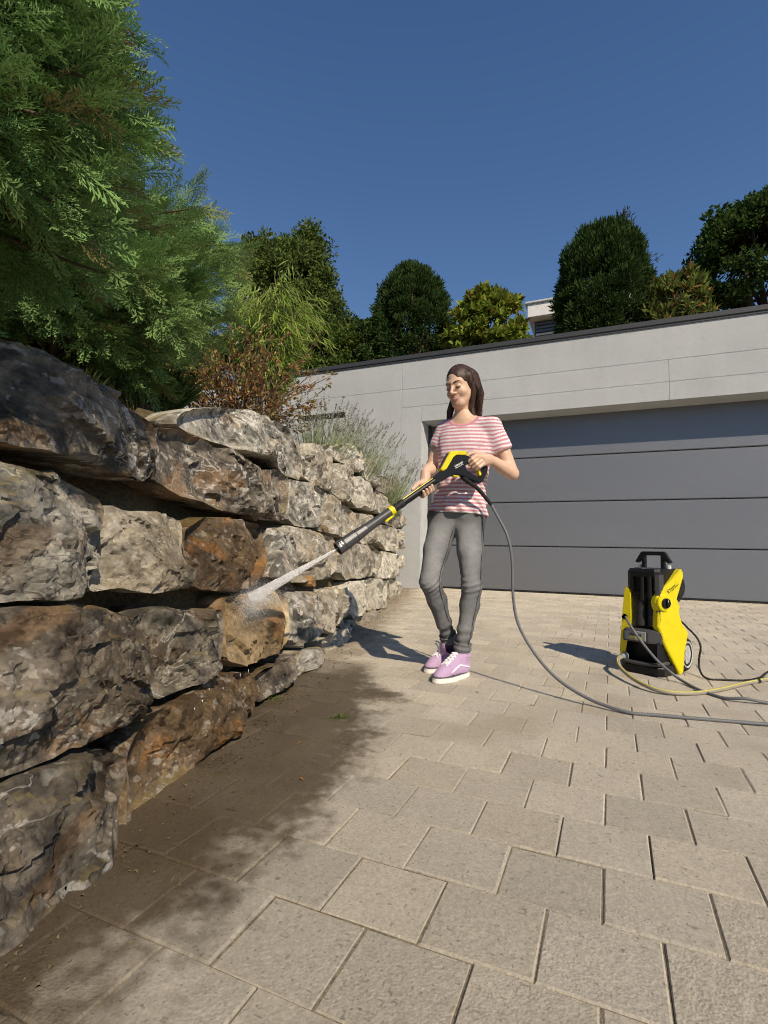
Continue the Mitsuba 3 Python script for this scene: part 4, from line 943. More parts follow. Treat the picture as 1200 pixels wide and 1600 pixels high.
    for t0, t1, w0 in ((.560, .618, .30), (.622, .690, .33)):
        q = []
        for t in np.linspace(t0, t1, 6):
            r = np.interp(t, [a for a, _ in prof], [b for _, b in prof]) + .0006
            q.append([G(t, axis_v(t) + r * math.sin(a), r * math.cos(a)) for a in np.linspace(.10, .10 + 2 * w0, 6)])
        lab.append(trimesh.Trimesh(np.array(q).reshape(-1, 3), grid_faces(6, 6), process=False))
    part(nz, 'printed_band', cat(lab), 'mid_grey_plastic', smooth=True)
    lab = []
    for t0, t1, a0, a1 in ((.700, .706, .25, .9), (.712, .722, .1, .35), (.708, .722, .45, .55), (.712, .716, .6, .85)):
        q = []
        for t in np.linspace(t0, t1, 3):
            q.append([G(t, axis_v(t) + .0329 * math.sin(a), .0329 * math.cos(a)) for a in np.linspace(a0, a1, 6)])
        lab.append(trimesh.Trimesh(np.array(q).reshape(-1, 3), grid_faces(3, 6), process=False))
    part(nz, 'arrow_mark', cat(lab), 'white_print', smooth=True)
    part(nz, 'joint_rings', cat([gtube([(t - .0015, axis_v(t), 0), (t + .0015, axis_v(t), 0)], np.interp(t, [a for a, _ in prof], [b for _, b in prof]) + .0004, 28) for t in (.62, .692)]), 'black_rubber')
spray_gun()

# the jet: a cone of fine mist and droplets from the nozzle to the stones
J0 = G(.72, axis_v(.72), 0); J1 = np.array([-1.425, 1.800, .462]); J1 = J1 - unit(J1 - J0) * .03
def water():
    r = np.random.default_rng(91)
    key = thing('water_jet', 'fan of white spray water from the nozzle hitting the orange stone', 'water spray'); labels[key]['kind'] = 'stuff'
    ax_ = J1 - J0; L = np.linalg.norm(ax_); d = ax_ / L
    mat('droplet', principledthin_white())
    n = 27000; t = r.random(n)**.85; a = r.uniform(0, 2 * np.pi, n); q = np.sqrt(r.random(n)) * (.0035 + .024 * t)
    u1 = unit(np.cross(d, [0, 0, 1])); u2 = np.cross(u1, d)
    P = J0 + d * (t * L)[:, None] + u1 * (np.cos(a) * q)[:, None] + u2 * (np.sin(a) * q)[:, None]
    v, f = leaf_mesh(P, d + r.normal(0, .05, (n, 3)), r.normal(size=(n, 3)), r.uniform(.002, .008, n), r.uniform(.0005, .0011, n), 0)
    part(key, 'droplets', trimesh.Trimesh(v, f, process=False), 'droplet', kind='stuff')
    # splash thrown back from the stone
    m = 15000; dd = unit(-WALL_IN * .55 + r.normal(0, .75, (m, 3)) + np.array([0, 0, .1])); dd[:, 2] = np.abs(dd[:, 2]) * .8 - .25
    s = r.random(m)**1.8 * .20
    P = J1 + (-WALL_IN * .02) + dd * s[:, None] + WALL_U * r.normal(0, .03, m)[:, None]
    v, f = leaf_mesh(P, dd, r.normal(size=(m, 3)), r.uniform(.0012, .004, m), r.uniform(.0004, .0009, m), 0)
    part(key, 'splash', trimesh.Trimesh(v, f, process=False), 'droplet', kind='stuff')
    # fine spray blown along the stones round the point of impact
    m = 17000; q = r.normal(0, 1, (m, 3)); P = J1 - WALL_IN * (.012 + .06 * r.random(m))[:, None] + WALL_U * (q[:, :1] * .085 - .07) + np.array([0, 0, 1.0]) * (q[:, 1:2] * .035 - .01)
    v, f = leaf_mesh(P, r.normal(size=(m, 3)), r.normal(size=(m, 3)), r.uniform(.0010, .0028, m), r.uniform(.0004, .0009, m), 0)
    part(key, 'spray_mist', trimesh.Trimesh(v, f, process=False), 'droplet', kind='stuff')
    # drips from the wet stones
    dr_ = []
    for _ in range(7):
        s_, h0 = r.uniform(.12, .62), 0
        b = wall_point(s_, r.uniform(.17, .24), .03 + r.uniform(-.01, .02))
        dr_.append(trimesh.creation.icosphere(subdivisions=1, radius=1.0)); dr_[-1].vertices = dr_[-1].vertices * np.array([.0012, .0012, r.uniform(.003, .008)]) + b + [0, 0, r.uniform(-.05, .04)]
    part(key, 'drips', cat(dr_), 'droplet', smooth=True, kind='stuff')
def principledthin_white(): return {'type': 'principledthin', 'base_color': rgb((.9, .9, .9)), 'roughness': .25, 'diff_trans': .4, 'spec_trans': 0., 'eta': 1.33}
water()


# ---------------------------------------------------------------- the woman
FO = np.array([-.785, 2.732, 0]); FR = np.array([.9167, .3995, 0]); FD = np.array([-.3995, .9167, 0]); UP = np.array([0, 0, 1.0])
def skin_color(p, n, uv):
    m = fbm(p.x * 30, p.y * 30, p.z * 30)
    return mi.Color3f(.66, .435, .31) * (.93 + .14 * m)
mat('skin', two(principled({**proc(skin_color)}, .48, .45)))
mat('lips', principled((.55, .21, .19), .35)); mat('teeth', principled((.85, .83, .78), .3)); mat('eye_dark', principled((.02, .014, .012), .3)); mat('brow', principled((.05, .028, .018), .8))
mat('cheek_dark', principled((.10, .02, .02), .6))
def hair_color(p, n, uv):
    m = fbm(p.x * 110, p.y * 110, p.z * 5, octaves=3); q = noise(p.x * 420, p.y * 420, p.z * 9)
    return mix((.014, .008, .006), (.085, .043, .028), smoothstep(.3, .75, m * .6 + q * .4))
mat('hair', bump(principled({**proc(hair_color)}, .50, .45), lambda p, n, uv: .0012 * noise(p.x * 330, p.y * 330, p.z * 6)))
def shirt_color(p, n, uv):
    # uv.y runs down the cloth in stripes, uv.x > 1 is the neck band, a little noise wavers the stripes
    w = (fbm(p.x * 9, p.y * 9, p.z * 9) - .5) * .14
    s = uv.y / .0212 + w; f = s - dr.floor(s)
    e = smoothstep(.0, .10, f) * smoothstep(.58, .48, f)
    weave = .93 + .14 * noise(p.x * 500, p.y * 500, p.z * 500)
    c = mix((.72, .67, .675), (.56, .255, .31), e)
    c = mix(c, (.58, .26, .32), smoothstep(.6, 1.2, uv.x))
    return c * weave
mat('striped_cotton', two(principled({**proc(shirt_color)}, .92, .15)))
def denim_color(p, n, uv):
    t = noise(p.x * 620, p.y * 620, p.z * 620); m = fbm(p.x * 12, p.y * 12, p.z * 12); tw = noise(p.x * 260 + p.z * 260, p.y * 260 + p.z * 260, 0)
    fade = uv.x                                                  # worn lighter on the fronts of the thighs and shins
    c = mix((.085, .087, .092), (.34, .343, .35), dr.clip(fade * .75 + (m - .5) * .6, 0, 1))
    return c * (.72 + .3 * t + .25 * tw)
mat('denim', two(bump(principled({**proc(denim_color)}, .9, .15), lambda p, n, uv: .0008 * noise(p.x * 400, p.y * 400, p.z * 400))))
mat('seam_thread', principled((.05, .05, .05), .9))
mat('lilac_canvas', two(principled((.50, .345, .53), .85, .2))); mat('white_rubber', principled((.78, .77, .73), .5)); mat('white_lace', principled((.85, .85, .85), .8)); mat('dark_line', principled((.10, .09, .10), .6))
mat('lilac_suede', principled((.42, .24, .44), .9, .1))

def cone(P, a, b, ra, rb):
    """Distance to a round cone from a to b."""
    a, b = np.asarray(a, float), np.asarray(b, float); d = b - a; L2 = d @ d
    t = np.clip(((P - a) @ d) / L2, 0, 1)
    return np.linalg.norm(P - a - t[..., None] * d, axis=-1) - (ra + (rb - ra) * t)
def ell(P, c, r, R=None):
    q = P - np.asarray(c)
    if R is not None: q = q @ np.asarray(R).T
    r = np.asarray(r, float); k0 = np.linalg.norm(q / r, axis=-1); k1 = np.linalg.norm(q / r**2, axis=-1)
    return k0 * (k0 - 1) / np.maximum(k1, 1e-9)
def chain(P, pts, rs, k=None):
    f = None
    for i in range(len(pts) - 1):
        g = cone(P, pts[i], pts[i + 1], rs[i], rs[i + 1]); f = g if f is None else (np.minimum(f, g) if k is None else smin(f, g, k))
    return f
def grid(lo, hi, h):
    lo, hi = np.asarray(lo, float), np.asarray(hi, float); n = np.ceil((hi - lo) / h).astype(int) + 1
    return np.stack(np.meshgrid(*[lo[k] + h * np.arange(n[k]) for k in range(3)], indexing='ij'), -1), lo
from scipy.sparse import coo_matrix
from scipy.sparse.csgraph import connected_components
def net(f, lo, hi, h, it=2):
    """Zero surface of f: the field is sampled finely only near the surface."""
    lo, hi = np.asarray(lo, float), np.asarray(hi, float); c = 4
    n = np.ceil((hi - lo) / (h * c)).astype(int)
    ax = [lo[k] + h * c * (np.arange(n[k]) + .5) for k in range(3)]
    C = np.stack(np.meshgrid(*ax, indexing='ij'), -1)
    g = f(C); near = np.abs(g) < h * c * 2.0 + .014
    F = np.repeat(np.repeat(np.repeat(g, c, 0), c, 1), c, 2)
    sel = np.repeat(np.repeat(np.repeat(near, c, 0), c, 1), c, 2)
    i = np.stack(np.nonzero(sel), 1); F[sel] = f(lo + h * i)
    m = surface_nets(F, lo, h)
    E_ = m.edges_unique; nc, lab = connected_components(coo_matrix((np.ones(len(E_)), (E_[:, 0], E_[:, 1])), shape=(len(m.vertices),) * 2), directed=False)
    if nc > 1:
        keep = np.bincount(lab) > .04 * len(lab); m.update_faces(keep[lab[m.faces[:, 0]]]); m.remove_unreferenced_vertices()
    E_ = m.edges_unique; V = np.array(m.vertices); n = len(V)
    A = coo_matrix((np.ones(2 * len(E_)), (np.r_[E_[:, 0], E_[:, 1]], np.r_[E_[:, 1], E_[:, 0]])), shape=(n, n)).tocsr(); dg = np.maximum(np.asarray(A.sum(1)).ravel(), 1)[:, None]
    for _ in range(it):
        for w in (.5, -.52): V = V + w * (A @ V / dg - V)
    return trimesh.Trimesh(V, m.faces, process=False)
def join(ms):
    """One closed surface of overlapping closed meshes."""
    try:
        M = [toman(m) for m in ms]
        if any(m.is_empty() for m in M): raise ValueError
        return totri(m3.Manifold.batch_boolean(M, m3.OpType.Add))
    except Exception:
        return cat(ms)

# torso frame: chest turned towards the wall
ya = math.radians(24); TL = math.cos(ya) * FR - math.sin(ya) * FD; TF = -math.cos(ya) * FD - math.sin(ya) * FR
def tors(P, prof):
    """Stack of ellipses: prof rows z, centre (along FR, along FD), half width, half depth."""
    z = P[..., 2]; q = [np.interp(z, prof[:, 0], prof[:, k]) for k in range(1, 5)]
    c = FO + q[0][..., None] * FR + q[1][..., None] * FD
    x = ((P - c) @ TL) / q[2]; y = ((P - c) @ TF) / q[3]
    rr = (np.abs(x)**2.3 + np.abs(y)**2.3)**(1 / 2.3)
    return (rr - 1) * np.minimum(q[2], q[3]) * .95
BODY = np.array([(.80, .045, .125, .120, .080), (.86, .045, .125, .140, .090), (.92, .042, .122, .135, .086), (1.0, .045, .118, .128, .088), (1.07, .052, .112, .118, .083), (1.15, .062, .108, .128, .092), (1.23, .070, .106, .140, .104), (1.30, .078, .110, .142, .098), (1.37, .082, .118, .135, .080), (1.42, .080, .125, .098, .062), (1.45, .076, .128, .055, .052), (1.50, .074, .125, .048, .050)])
SHIRT = np.array([(.86, .042, .118, .178, .124), (.92, .044, .118, .174, .128), (1.0, .050, .114, .156, .112), (1.07, .066, .110, .144, .108), (1.15, .080, .106, .146, .112), (1.23, .089, .104, .156, .120), (1.30, .091, .108, .162, .114), (1.36, .088, .116, .160, .096), (1.40, .086, .122, .142, .080), (1.43, .082, .126, .100, .066), (1.455, .078, .128, .066, .056), (1.48, .076, .128, .05, .05)])
shA, elA, wrA = np.array([-.886, 2.905, 1.395]), np.array([-.957, 2.868, 1.165]), G(.105, .052, -.050)
shB, elB, wrB = np.array([-.588, 2.855, 1.376]), np.array([-.486, 2.872, 1.118]), G(-.238, -.058, .016)
NB, HC = np.array([-.751, 2.865, 1.425]), np.array([-.770, 2.832, 1.628])
hipA, knA, anA = np.array([-.868, 2.850, .875]), np.array([-.900, 2.705, .520]), np.array([-.852, 2.915, .185])
hipB, knB, anB = np.array([-.722, 2.858, .875]), np.array([-.690, 2.800, .510]), np.array([-.752, 2.830, .152])
# head frame: looks down and to the left at the jet
hy, hp, hr = math.radians(40), math.radians(17), math.radians(4)
HF0 = -math.cos(hy) * FD - math.sin(hy) * FR; HX = math.cos(hy) * FR - math.sin(hy) * FD
HF = math.cos(hp) * HF0 - math.sin(hp) * UP; HU = math.cos(hp) * UP + math.sin(hp) * HF0
HX, HU = math.cos(hr) * HX + math.sin(hr) * HU, math.cos(hr) * HU - math.sin(hr) * HX
HR = np.array([HX, HF, HU])
def hloc(p): return HC + np.asarray(p, float) @ HR
def head_f(P):
    q = (P - HC) @ HR.T; x = np.abs(q[..., 0]); q2 = np.stack([x, q[..., 1], q[..., 2]], -1)
    f = ell(q, (0, -.012, .035), (.071, .092, .083))
    f = smin(f, ell(q, (0, .028, -.030), (.058, .062, .082)), .03)
    f = smin(f, cone(q2, (.0, .070, -.098), (.010, .068, -.098), .017, .016), .03)
    f = smin(f, cone(q2, (.050, .0, -.040), (.022, .058, -.092), .014, .012), .03)      # jaw line
    f = smin(f, ell(q2, (.037, .058, -.034), (.024, .024, .022)), .018)                 # cheek raised by the smile
    f = smin(f, cone(q2, (.0, .083, .022), (.040, .069, .024), .010, .009), .02)      # brow
    f = -smin(-f, ell(q2, (.031, .098, .002), (.017, .012, .010)), .012)                # eye sockets
    f = smin(f, ell(q2, (.031, .0775, -.001), (.0150, .012, .0115)), .004)               # lids
    f = smin(f, cone(q, (0, .092, .006), (0, .114, -.030), .0062, .0098), .010)         # nose
    f = smin(f, ell(q2, (.0105, .098, -.035), (.0075, .010, .0065)), .006)
    f = smin(f, cone(q2, (.0, .0905, -.0575), (.020, .083, -.053), .0060, .0045), .006)  # lips
    f = smin(f, cone(q2, (.0, .0895, -.0735), (.017, .083, -.066), .0065, .0045), .006)
    f = smin(f, ell(q2, (.071, -.008, -.008), (.009, .018, .030)), .008)                # ear
    f = smin(f, cone(P, HC - UP * .06 + FD * .022, NB, .043, .045), .03)
    return f
FINGER_R = (.0092, .0086, .0078)
def fist(P, palm, fingers, thumb, wrist, k=.006):
    f = palm(P)
    for ch, r in fingers:
        f = smin(f, chain(P, ch, r), .004)
    f = smin(f, chain(P, *thumb), .010)
    f = smin(f, wrist(P), .016)
    return f
# right hand (picture left) under the barrel: palm on the far side, fingers come up on the near side
def hand_a(P):
    palm = lambda P: smin(chain(P, [G(.135, axis_v(.135) - .004, -.036), G(.185, axis_v(.185) - .010, -.036)], [.017, .016]), chain(P, [G(.120, axis_v(.12) + .030, -.046), G(.160, axis_v(.16) - .004, -.038)], [.021, .021]), .02)
    fs = []
    for t, L in ((.206, .92), (.186, 1.0), (.166, 1.0), (.148, .90)):
        v = axis_v(t)
        fs.append(([G(t - .004, v - .018, -.034), G(t, v - .034, -.012), G(t + .002, v - .030, .018 * L), G(t + .002, v - .008 * L, .0295 * L + .0005)], [.0105, .0095, .0088, .0076]))
    th = ([G(.150, axis_v(.15) + .022, -.040), G(.190, axis_v(.19) + .030, -.026), G(.225, axis_v(.225) + .0285, -.010), G(.240, axis_v(.24) + .0270, -.004)], [.0135, .0115, .0098, .0085])
    wr = lambda P: chain(P, [G(.140, axis_v(.14) + .012, -.042), wrA, wrA * .6 + elA * .4], [.023, .0245, .030])
    return fist(P, palm, fs, th, wr)
# left hand round the rear handle: back of the hand faces the camera, fingers close into the ring
def hand_b(P):
    palm = lambda P: smin(chain(P, [G(-.215, -.040, .020), G(-.168, -.012, .026)], [.018, .015]), chain(P, [G(-.222, -.070, .018), G(-.178, -.062, .026)], [.019, .014]), .02)
    fs = []
    for (v, t0, L) in ((-.004, -.160, .96), (-.024, -.166, 1.0), (-.044, -.171, .97), (-.062, -.176, .86)):
        fs.append(([G(t0 - .004, v, .029), G(t0 + .030 * L, v - .003, .031), G(t0 + .047 * L, v - .007, .012), G(t0 + .036 * L, v - .009, -.012), G(t0 + .016, v - .010, -.018)], [.0112, .0098, .0090, .0084, .0074]))
    th = ([G(-.215, -.022, .008), G(-.190, .006, -.010), G(-.160, .014, -.020), G(-.140, .006, -.022)], [.0150, .0125, .0105, .0085])
    wr = lambda P: chain(P, [G(-.206, -.046, .020), wrB, wrB * .6 + elB * .4], [.024, .0240, .031])
    return fist(P, palm, fs, th, wr)
def body_f(P):
    f = tors(P, BODY); f = np.maximum(f, .82 - P[..., 2]); f = np.maximum(f, P[..., 2] - 1.47)
    f = smin(f, cone(P, HC - UP * .06 + FD * .022, NB, .043, .045), .03)
    f = smin(f, chain(P, [NB, shA], [.046, .045]), .03); f = smin(f, chain(P, [NB, shB], [.05, .045]), .03)
    for sh, el, wr in ((shA, elA, wrA), (shB, elB, wrB)):
        f = smin(f, chain(P, [sh, sh * .5 + el * .5, el], [.046, .041, .034]), .02)
        f = smin(f, chain(P, [el, el * .68 + wr * .32, wr], [.034, .0375, .0235]), .012)
    for hp_, kn, an in ((hipA, knA, anA), (hipB, knB, anB)):
        f = smin(f, chain(P, [hp_, kn, kn * .65 + an * .35, an + UP * .03, an + UP * .015], [.060, .036, .036, .028, .026]), .03)
    return f
def bounds(pts, m): return np.min(pts, 0) - m, np.max(pts, 0) + m

def woman():
    K = thing('person', 'smiling woman in pink striped shirt and grey jeans holding the spray gun with both hands', 'person')
    lo, hi = bounds([shA, elA, wrA, shB, elB, wrB, hipA, knA, anA, hipB, knB, anB, NB], .09); lo[2] = .06; hi[2] = 1.50
    body = net(body_f, lo, hi, .0085, 3)
    head = net(head_f, HC - [.135, .145, .19], HC + [.135, .145, .15], .003, 2)
    ga = np.array([G(t, v, n) for t in (.08, .26) for v in (-.07, .06) for n in (-.075, .055)]); ha = net(hand_a, *bounds(np.vstack([ga, wrA[None]]), .03), .0027, 2)
    gb = np.array([G(t, v, n) for t in (-.26, -.09) for v in (-.10, .03) for n in (-.04, .06)]); hb = net(hand_b, *bounds(np.vstack([gb, wrB[None]]), .03), .0027, 2)
    part(K, 'body', join([body, head, ha, hb]), 'skin', smooth=60)
    # face
    def hm(m): return xf(m, HR, HC)
    part(K, 'lips', hm(cat([tube(spline([(-.0275, .0805, -.0490), (-.012, .0942, -.0560), (0, .0968, -.0580), (.012, .0942, -.0560), (.0275, .0805, -.0490)], 14), [.0012, .0022, .003, .0034, .0036, .0036, .0035, .0035, .0036, .0036, .0034, .003, .0022, .0012], 8),
                            tube(spline([(-.0265, .080, -.0500), (-.014, .0915, -.0675), (0, .0950, -.0735), (.014, .0915, -.0675), (.0265, .080, -.0500)], 14), [.0012, .0024, .0034, .004, .0044, .0046, .0046, .0046, .0046, .0044, .004, .0034, .0024, .0012], 8)])), 'lips', smooth=True)
    part(K, 'teeth', hm(tube(spline([(-.0225, .0850, -.0535), (-.011, .0938, -.0612), (0, .0960, -.0648), (.011, .0938, -.0612), (.0225, .0850, -.0535)], 12), [.001, .0022, .003, .0034, .0036, .0037, .0037, .0036, .0034, .003, .0022, .001], 8)), 'teeth', smooth=True)
    for s in (-1, 1):
        part(K, 'eyebrow', hm(tube(spline([(s * .012, .0945, .0205), (s * .026, .0925, .0270), (s * .040, .083, .0270), (s * .049, .074, .0215)], 10), np.linspace(.0032, .0012, 10), 6)), 'brow', smooth=True)
        part(K, 'eyelashes', hm(tube(spline([(s * .0175, .0870, -.0030), (s * .025, .0905, -.0085), (s * .034, .0895, -.0095), (s * .0465, .0815, -.0040)], 10), [.0012, .002, .0024, .0026, .0027, .0027, .0026, .0024, .002, .0012], 6)), 'eye_dark', smooth=True)
    # hair: cap, back and side curtains
    def wp(px_r, z, d): return FO + px_r * FR + d * FD + UP * z
    def hair_f(P):
        q = (P - HC) @ HR.T
        f = ell(q, (0, -.016, .036), (.077, .096, .090))
        # curtain behind and over her left side (picture right)
        f = smin(f, chain(P, [hloc((.066, -.022, .05)), hloc((.080, -.040, -.03)), wp(.155, 1.50, .150), wp(.172, 1.445, .165)], [.026, .022, .021, .017]), .03)
        f = smin(f, chain(P, [hloc((.070, .014, .045)), hloc((.079, .000, -.035)), wp(.112, 1.50, .070), wp(.132, 1.430, .068)], [.015, .015, .016, .010]), .022)
        f = smin(f, chain(P, [hloc((.0, -.070, .03)), hloc((.0, -.085, -.06)), wp(.085, 1.44, .225), wp(.095, 1.36, .235)], [.050, .052, .050, .030]), .04)
        f = smin(f, chain(P, [hloc((.045, -.06, .03)), hloc((.05, -.07, -.06)), wp(.135, 1.45, .205), wp(.150, 1.38, .215)], [.04, .042, .038, .022]), .04)
        # far side strand
        f = smin(f, chain(P, [hloc((-.066, -.020, .03)), hloc((-.070, -.030, -.04)), wp(.004, 1.50, .17), wp(-.004, 1.42, .175)], [.020, .019, .020, .013]), .025)
        # face opening, hair parted on her right and swept over to her left temple
        g = ell(q, (-.020, .100, .008), (.062, .064, .076))
        g = smin(g, ell(q, (.004, .092, -.060), (.067, .072, .082)), .02)
        f = -smin(-f, g, .004)
        w = meshkit.fbm(np.stack([q[..., 0] * 60, q[..., 1] * 60, q[..., 2] * 4], -1), 2, 3) - .5
        return f + .005 * w
    hair = net(hair_f, HC - [.16, .17, .28], HC + [.19, .20, .15], .0036, 1)
    part(K, 'hair', hair, 'hair', smooth=True, label='long straight dark brown hair')
    r = np.random.default_rng(5); st = []
    for _ in range(90):
        k = r.integers(2)
        if k == 0: a = [hloc((.080, .01, .03)), hloc((.090, -.012, -.05)), wp(.150 + r.normal(0, .010), 1.50, .10), wp(.168 + r.normal(0, .010), 1.440 + r.normal(0, .012), .12)]
        elif k == 1: a = [hloc((.07, -.05, .04)), hloc((.09, -.06, -.05)), wp(.17 + r.normal(0, .008), 1.50, .16), wp(.184 + r.normal(0, .012), 1.43 + r.normal(0, .02), .17)]
        else: a = [hloc((.0, .052, .112)), hloc((.05, .060, .072)), hloc((.080, .02, .01)), wp(.130 + r.normal(0, .01), 1.50, .075)]
        a = np.array(a) + r.normal(0, .005, (4, 3)); st.append(tube(spline(a, 12), np.linspace(.0012, .0005, 12), 3))
    part(K, 'hair_strands', cat(st), 'hair', smooth=True)
    # shirt
    sleeves = ((shA, elA, .47), (shB, elB, .50))
    def neck_f(P):
        c = NB + TF * .026 + UP * .034
        return ell(P, c, (.078, .076, .058), np.array([TL, unit(TF - UP * .55), unit(UP + TF * .55)]))
    def shirt_f(P):
        f = tors(P, SHIRT)
        for sh, el, t in sleeves:
            e = sh + (el - sh) * t; a = unit(el - sh)
            g = chain(P, [sh - a * .015, e + a * .03], [.052, .061]); g = np.maximum(g, (P - e) @ a)
            f = smin(f, g, .03); f = smin(f, chain(P, [NB - UP * .012, sh - a * .012], [.052, .053]), .02)
        z = P[..., 2]
        # folds
        wv = meshkit.fbm(P * np.array([9, 9, 4.0]), 3, 2) - .5
        x = (P - FO) @ FR
        w2 = np.abs(meshkit.fbm(np.stack([x * 7 + z * 5, (P - FO) @ FD * 7, z * 3.2 - x * 4], -1) + 3, 3, 8) - .5)
        f = f + .024 * wv + .010 * np.clip(.12 - w2, 0, 1) / .12 * np.clip((1.36 - z) / .1, .25, 1) + .0045 * np.sin((z * 1.0 + x * 1.5) * 62 + 7 * wv) * np.clip((1.12 - z) / .15, 0, 1)
        hem = .902 + .010 * np.sin(x * 9) - .15 * (x - .0) 
        f = np.maximum(f, hem - z)
        f = np.maximum(f, -neck_f(P))
        return f
    lo, hi = bounds([shA, elA * .5 + shA * .5, shB, elB * .5 + shB * .5], .10); lo[2], hi[2] = .86, 1.50
    lo[:2] -= .09; hi[:2] += .05
    shirt = net(shirt_f, lo, hi, .0052, 2)
    V = shirt.vertices; u = np.zeros((len(V), 2)); u[:, 1] = V[:, 2] + .10 * ((V - FO) @ FR) * .35 + 1
    for sh, el, t in sleeves:
        a = unit(el - sh); w = np.clip((.075 - np.linalg.norm(np.cross(V - sh, a), axis=1)) / .02, 0, 1) * np.clip(((V - sh) @ a) / .05, 0, 1) * np.clip((np.abs((V - FO - .06 * FR) @ TL) - .135) / .02, 0, 1)
        u[:, 1] = u[:, 1] * (1 - w) + w * (sh[2] + .10 * ((sh - FO) @ FR) * .35 + 1 - (V - sh) @ a)
    u[:, 0] = 1.5 * np.clip((.021 - neck_f(V)) / .004, 0, 1) * (V[:, 2] > 1.36)
    part(K, 'shirt', shirt, 'striped_cotton', smooth=True, uv=u, label='pink and white striped T-shirt')
    # jeans
    legs = ((hipA, knA, anA, .70), (hipB, knB, anB, .40))
    def jeans_f(P):
        f = None
        for hp_, kn, an, q in legs:
            md = hp_ * .5 + kn * .5 + TF * .012; cf = kn * .68 + an * .32 - TF * .014
            g = chain(P, [hp_ - UP * .02, md, kn, cf, kn * .3 + an * .7, an + (an - kn) * .0], [.089, .071, .055, .0525, .041, .037], .02)
            d = unit(an - kn); s = (P - kn) @ d
            g = g + .0026 * np.sin(s * 190 + 4 * ((P - kn) @ FR) * 20) * np.exp(-(s / .055)**2)
            sa = (P - an) @ d
            g = g + .0032 * np.sin(sa * 120 + 25 * ((P - an) @ FR)) * np.clip((sa + .17) / .1, 0, 1)
            g = np.maximum(g, sa - .006)
            f = g if f is None else smin(f, g, .012)
        hpz = np.array([(.80, .034, .122, .158, .112), (.86, .036, .122, .164, .116), (.92, .040, .120, .158, .112), (.97, .044, .118, .146, .104)])
        t = tors(P, hpz); t = -smin(-t, P[..., 2] - .87, .06)
        f = smin(f, t, .05)
        f = smin(f, ell(P, FO + FR * .033 + FD * .124 + UP * .842, (.085, .085, .050)), .03)
        xx = (P - FO) @ FR; f = np.maximum(f, P[..., 2] - (.908 + .010 * np.sin(xx * 9) - .15 * xx))
        return f + .006 * (meshkit.fbm(P * np.array([16, 16, 9.0]), 3, 6) - .5)
    lo, hi = bounds([hipA, knA, anA, hipB, knB, anB], .13); lo[2], hi[2] = .05, .98
    jeans = net(jeans_f, lo, hi, .0056, 2)
    V = jeans.vertices; N = jeans.vertex_normals; front = np.clip(N @ TF, 0, 1)
    zz = V[:, 2]; fade = front**1.2 * (.55 + .45 * np.exp(-((zz - .66) / .16)**2)) * np.clip((.93 - zz) / .1, .15, 1) + .12
    part(K, 'jeans', jeans, 'denim', smooth=True, uv=np.stack([fade, 0 * fade], 1), label='faded grey skinny jeans with turned up hems')
    for hp_, kn, an, q in legs:
        d = unit(an - kn)
        cuff = net(lambda P: np.maximum(np.abs(chain(P, [an - d * .06, an + d * .02], [.046, .044]) + .003 * np.sin(((P - an) @ d) * 200)) - .004, np.abs((P - an) @ d + .012) - .024), an - .085, an + .085, .0042, 1)
        part(K + '__jeans', 'cuff', cuff, 'denim', smooth=True, uv=np.tile([.35, 0], (len(cuff.vertices), 1)))
        S = []
        for t in np.linspace(0, 1, 26):            # seam along the outer side, found on the cloth by marching
            c = (hp_ + (kn - hp_) * t * 2) if t < .5 else (kn + (an - kn) * (t * 2 - 1))
            o = unit(-TF * -.45 + (TL if hp_ is hipB else TL) * .9); a = np.linspace(.01, .16, 76)
            ff = jeans_f(c + a[:, None] * o); S.append(c + o * a[np.argmax(ff > 0)])
        S = np.array(S); S[1:-1] = (S[:-2] + 2 * S[1:-1] + S[2:]) / 4
        part(K + '__jeans', 'seam', tube(spline(S[1:], 50), .0022, 5), 'seam_thread', smooth=True)
    # shoes
    def shoe(c, dirn, an):
        f_ = unit(np.array([dirn[0], dirn[1], 0])); l_ = np.array([-f_[1], f_[0], 0]); R = np.array([f_, l_, UP])
        t = np.linspace(0, 2 * np.pi, 49)[:-1]; x = .135 * np.cos(t); wv = np.where(x > 0, .047, .036) * (1 - .10 * np.cos(t * 2)) ; wv = np.interp(x, [-.135, -.09, -.02, .05, .10, .135], [.034, .036, .037, .047, .045, .04]); y = wv * np.sign(np.sin(t)) * np.abs(np.sin(t))**.75
        P2 = sg.Polygon(np.stack([x, y], 1)).buffer(.004)
        def loc(m): return xf(m, R, c)
        S = part(K, 'shoe', loc(cat([prism(P2.buffer(.0005), .0, .026), prism(P2.buffer(.0025), .004, .012)])), 'white_rubber', smooth=40, label=None)
        part(S, 'sole_line', loc(prism(P2.buffer(.0014), .0262, .0305)), 'dark_line', smooth=40)
        aq = (an - c) @ R.T
        ankle = np.array([aq[0], aq[1], an[2] - .030])
        def up_f(q):
            f = chain(q, [(-.088, 0, .050), (.0, 0, .052), (.080, .002, .034)], [.037, .036, .031], .03)
            f = smin(f, cone(q, (.100, .0, .026), (.085, 0, .028), .034, .036), .02)
            f = smin(f, chain(q, [(-.075, 0, .06), ankle * .6 + np.array([-.066, 0, .11]) * .4, ankle], [.043, .046, .046]), .035)
            f = smin(f, chain(q, [(.06, 0, .05), (-.02, 0, .095), ankle + [.008, 0, -.01]], [.030, .030, .030]), .03)
            f = np.maximum(f, .0300 - q[..., 2]); f = np.maximum(f, (q[..., 2] - ankle[2]) - .012)
            d2 = np.abs(q[..., 1]) - np.interp(q[..., 0], [-.135, -.09, -.02, .05, .10, .135], [.034, .038, .040, .048, .046, .04])
            return f
        up = net(up_f, (-.15, -.075, .02), (.155, .075, .185), .0042, 3)
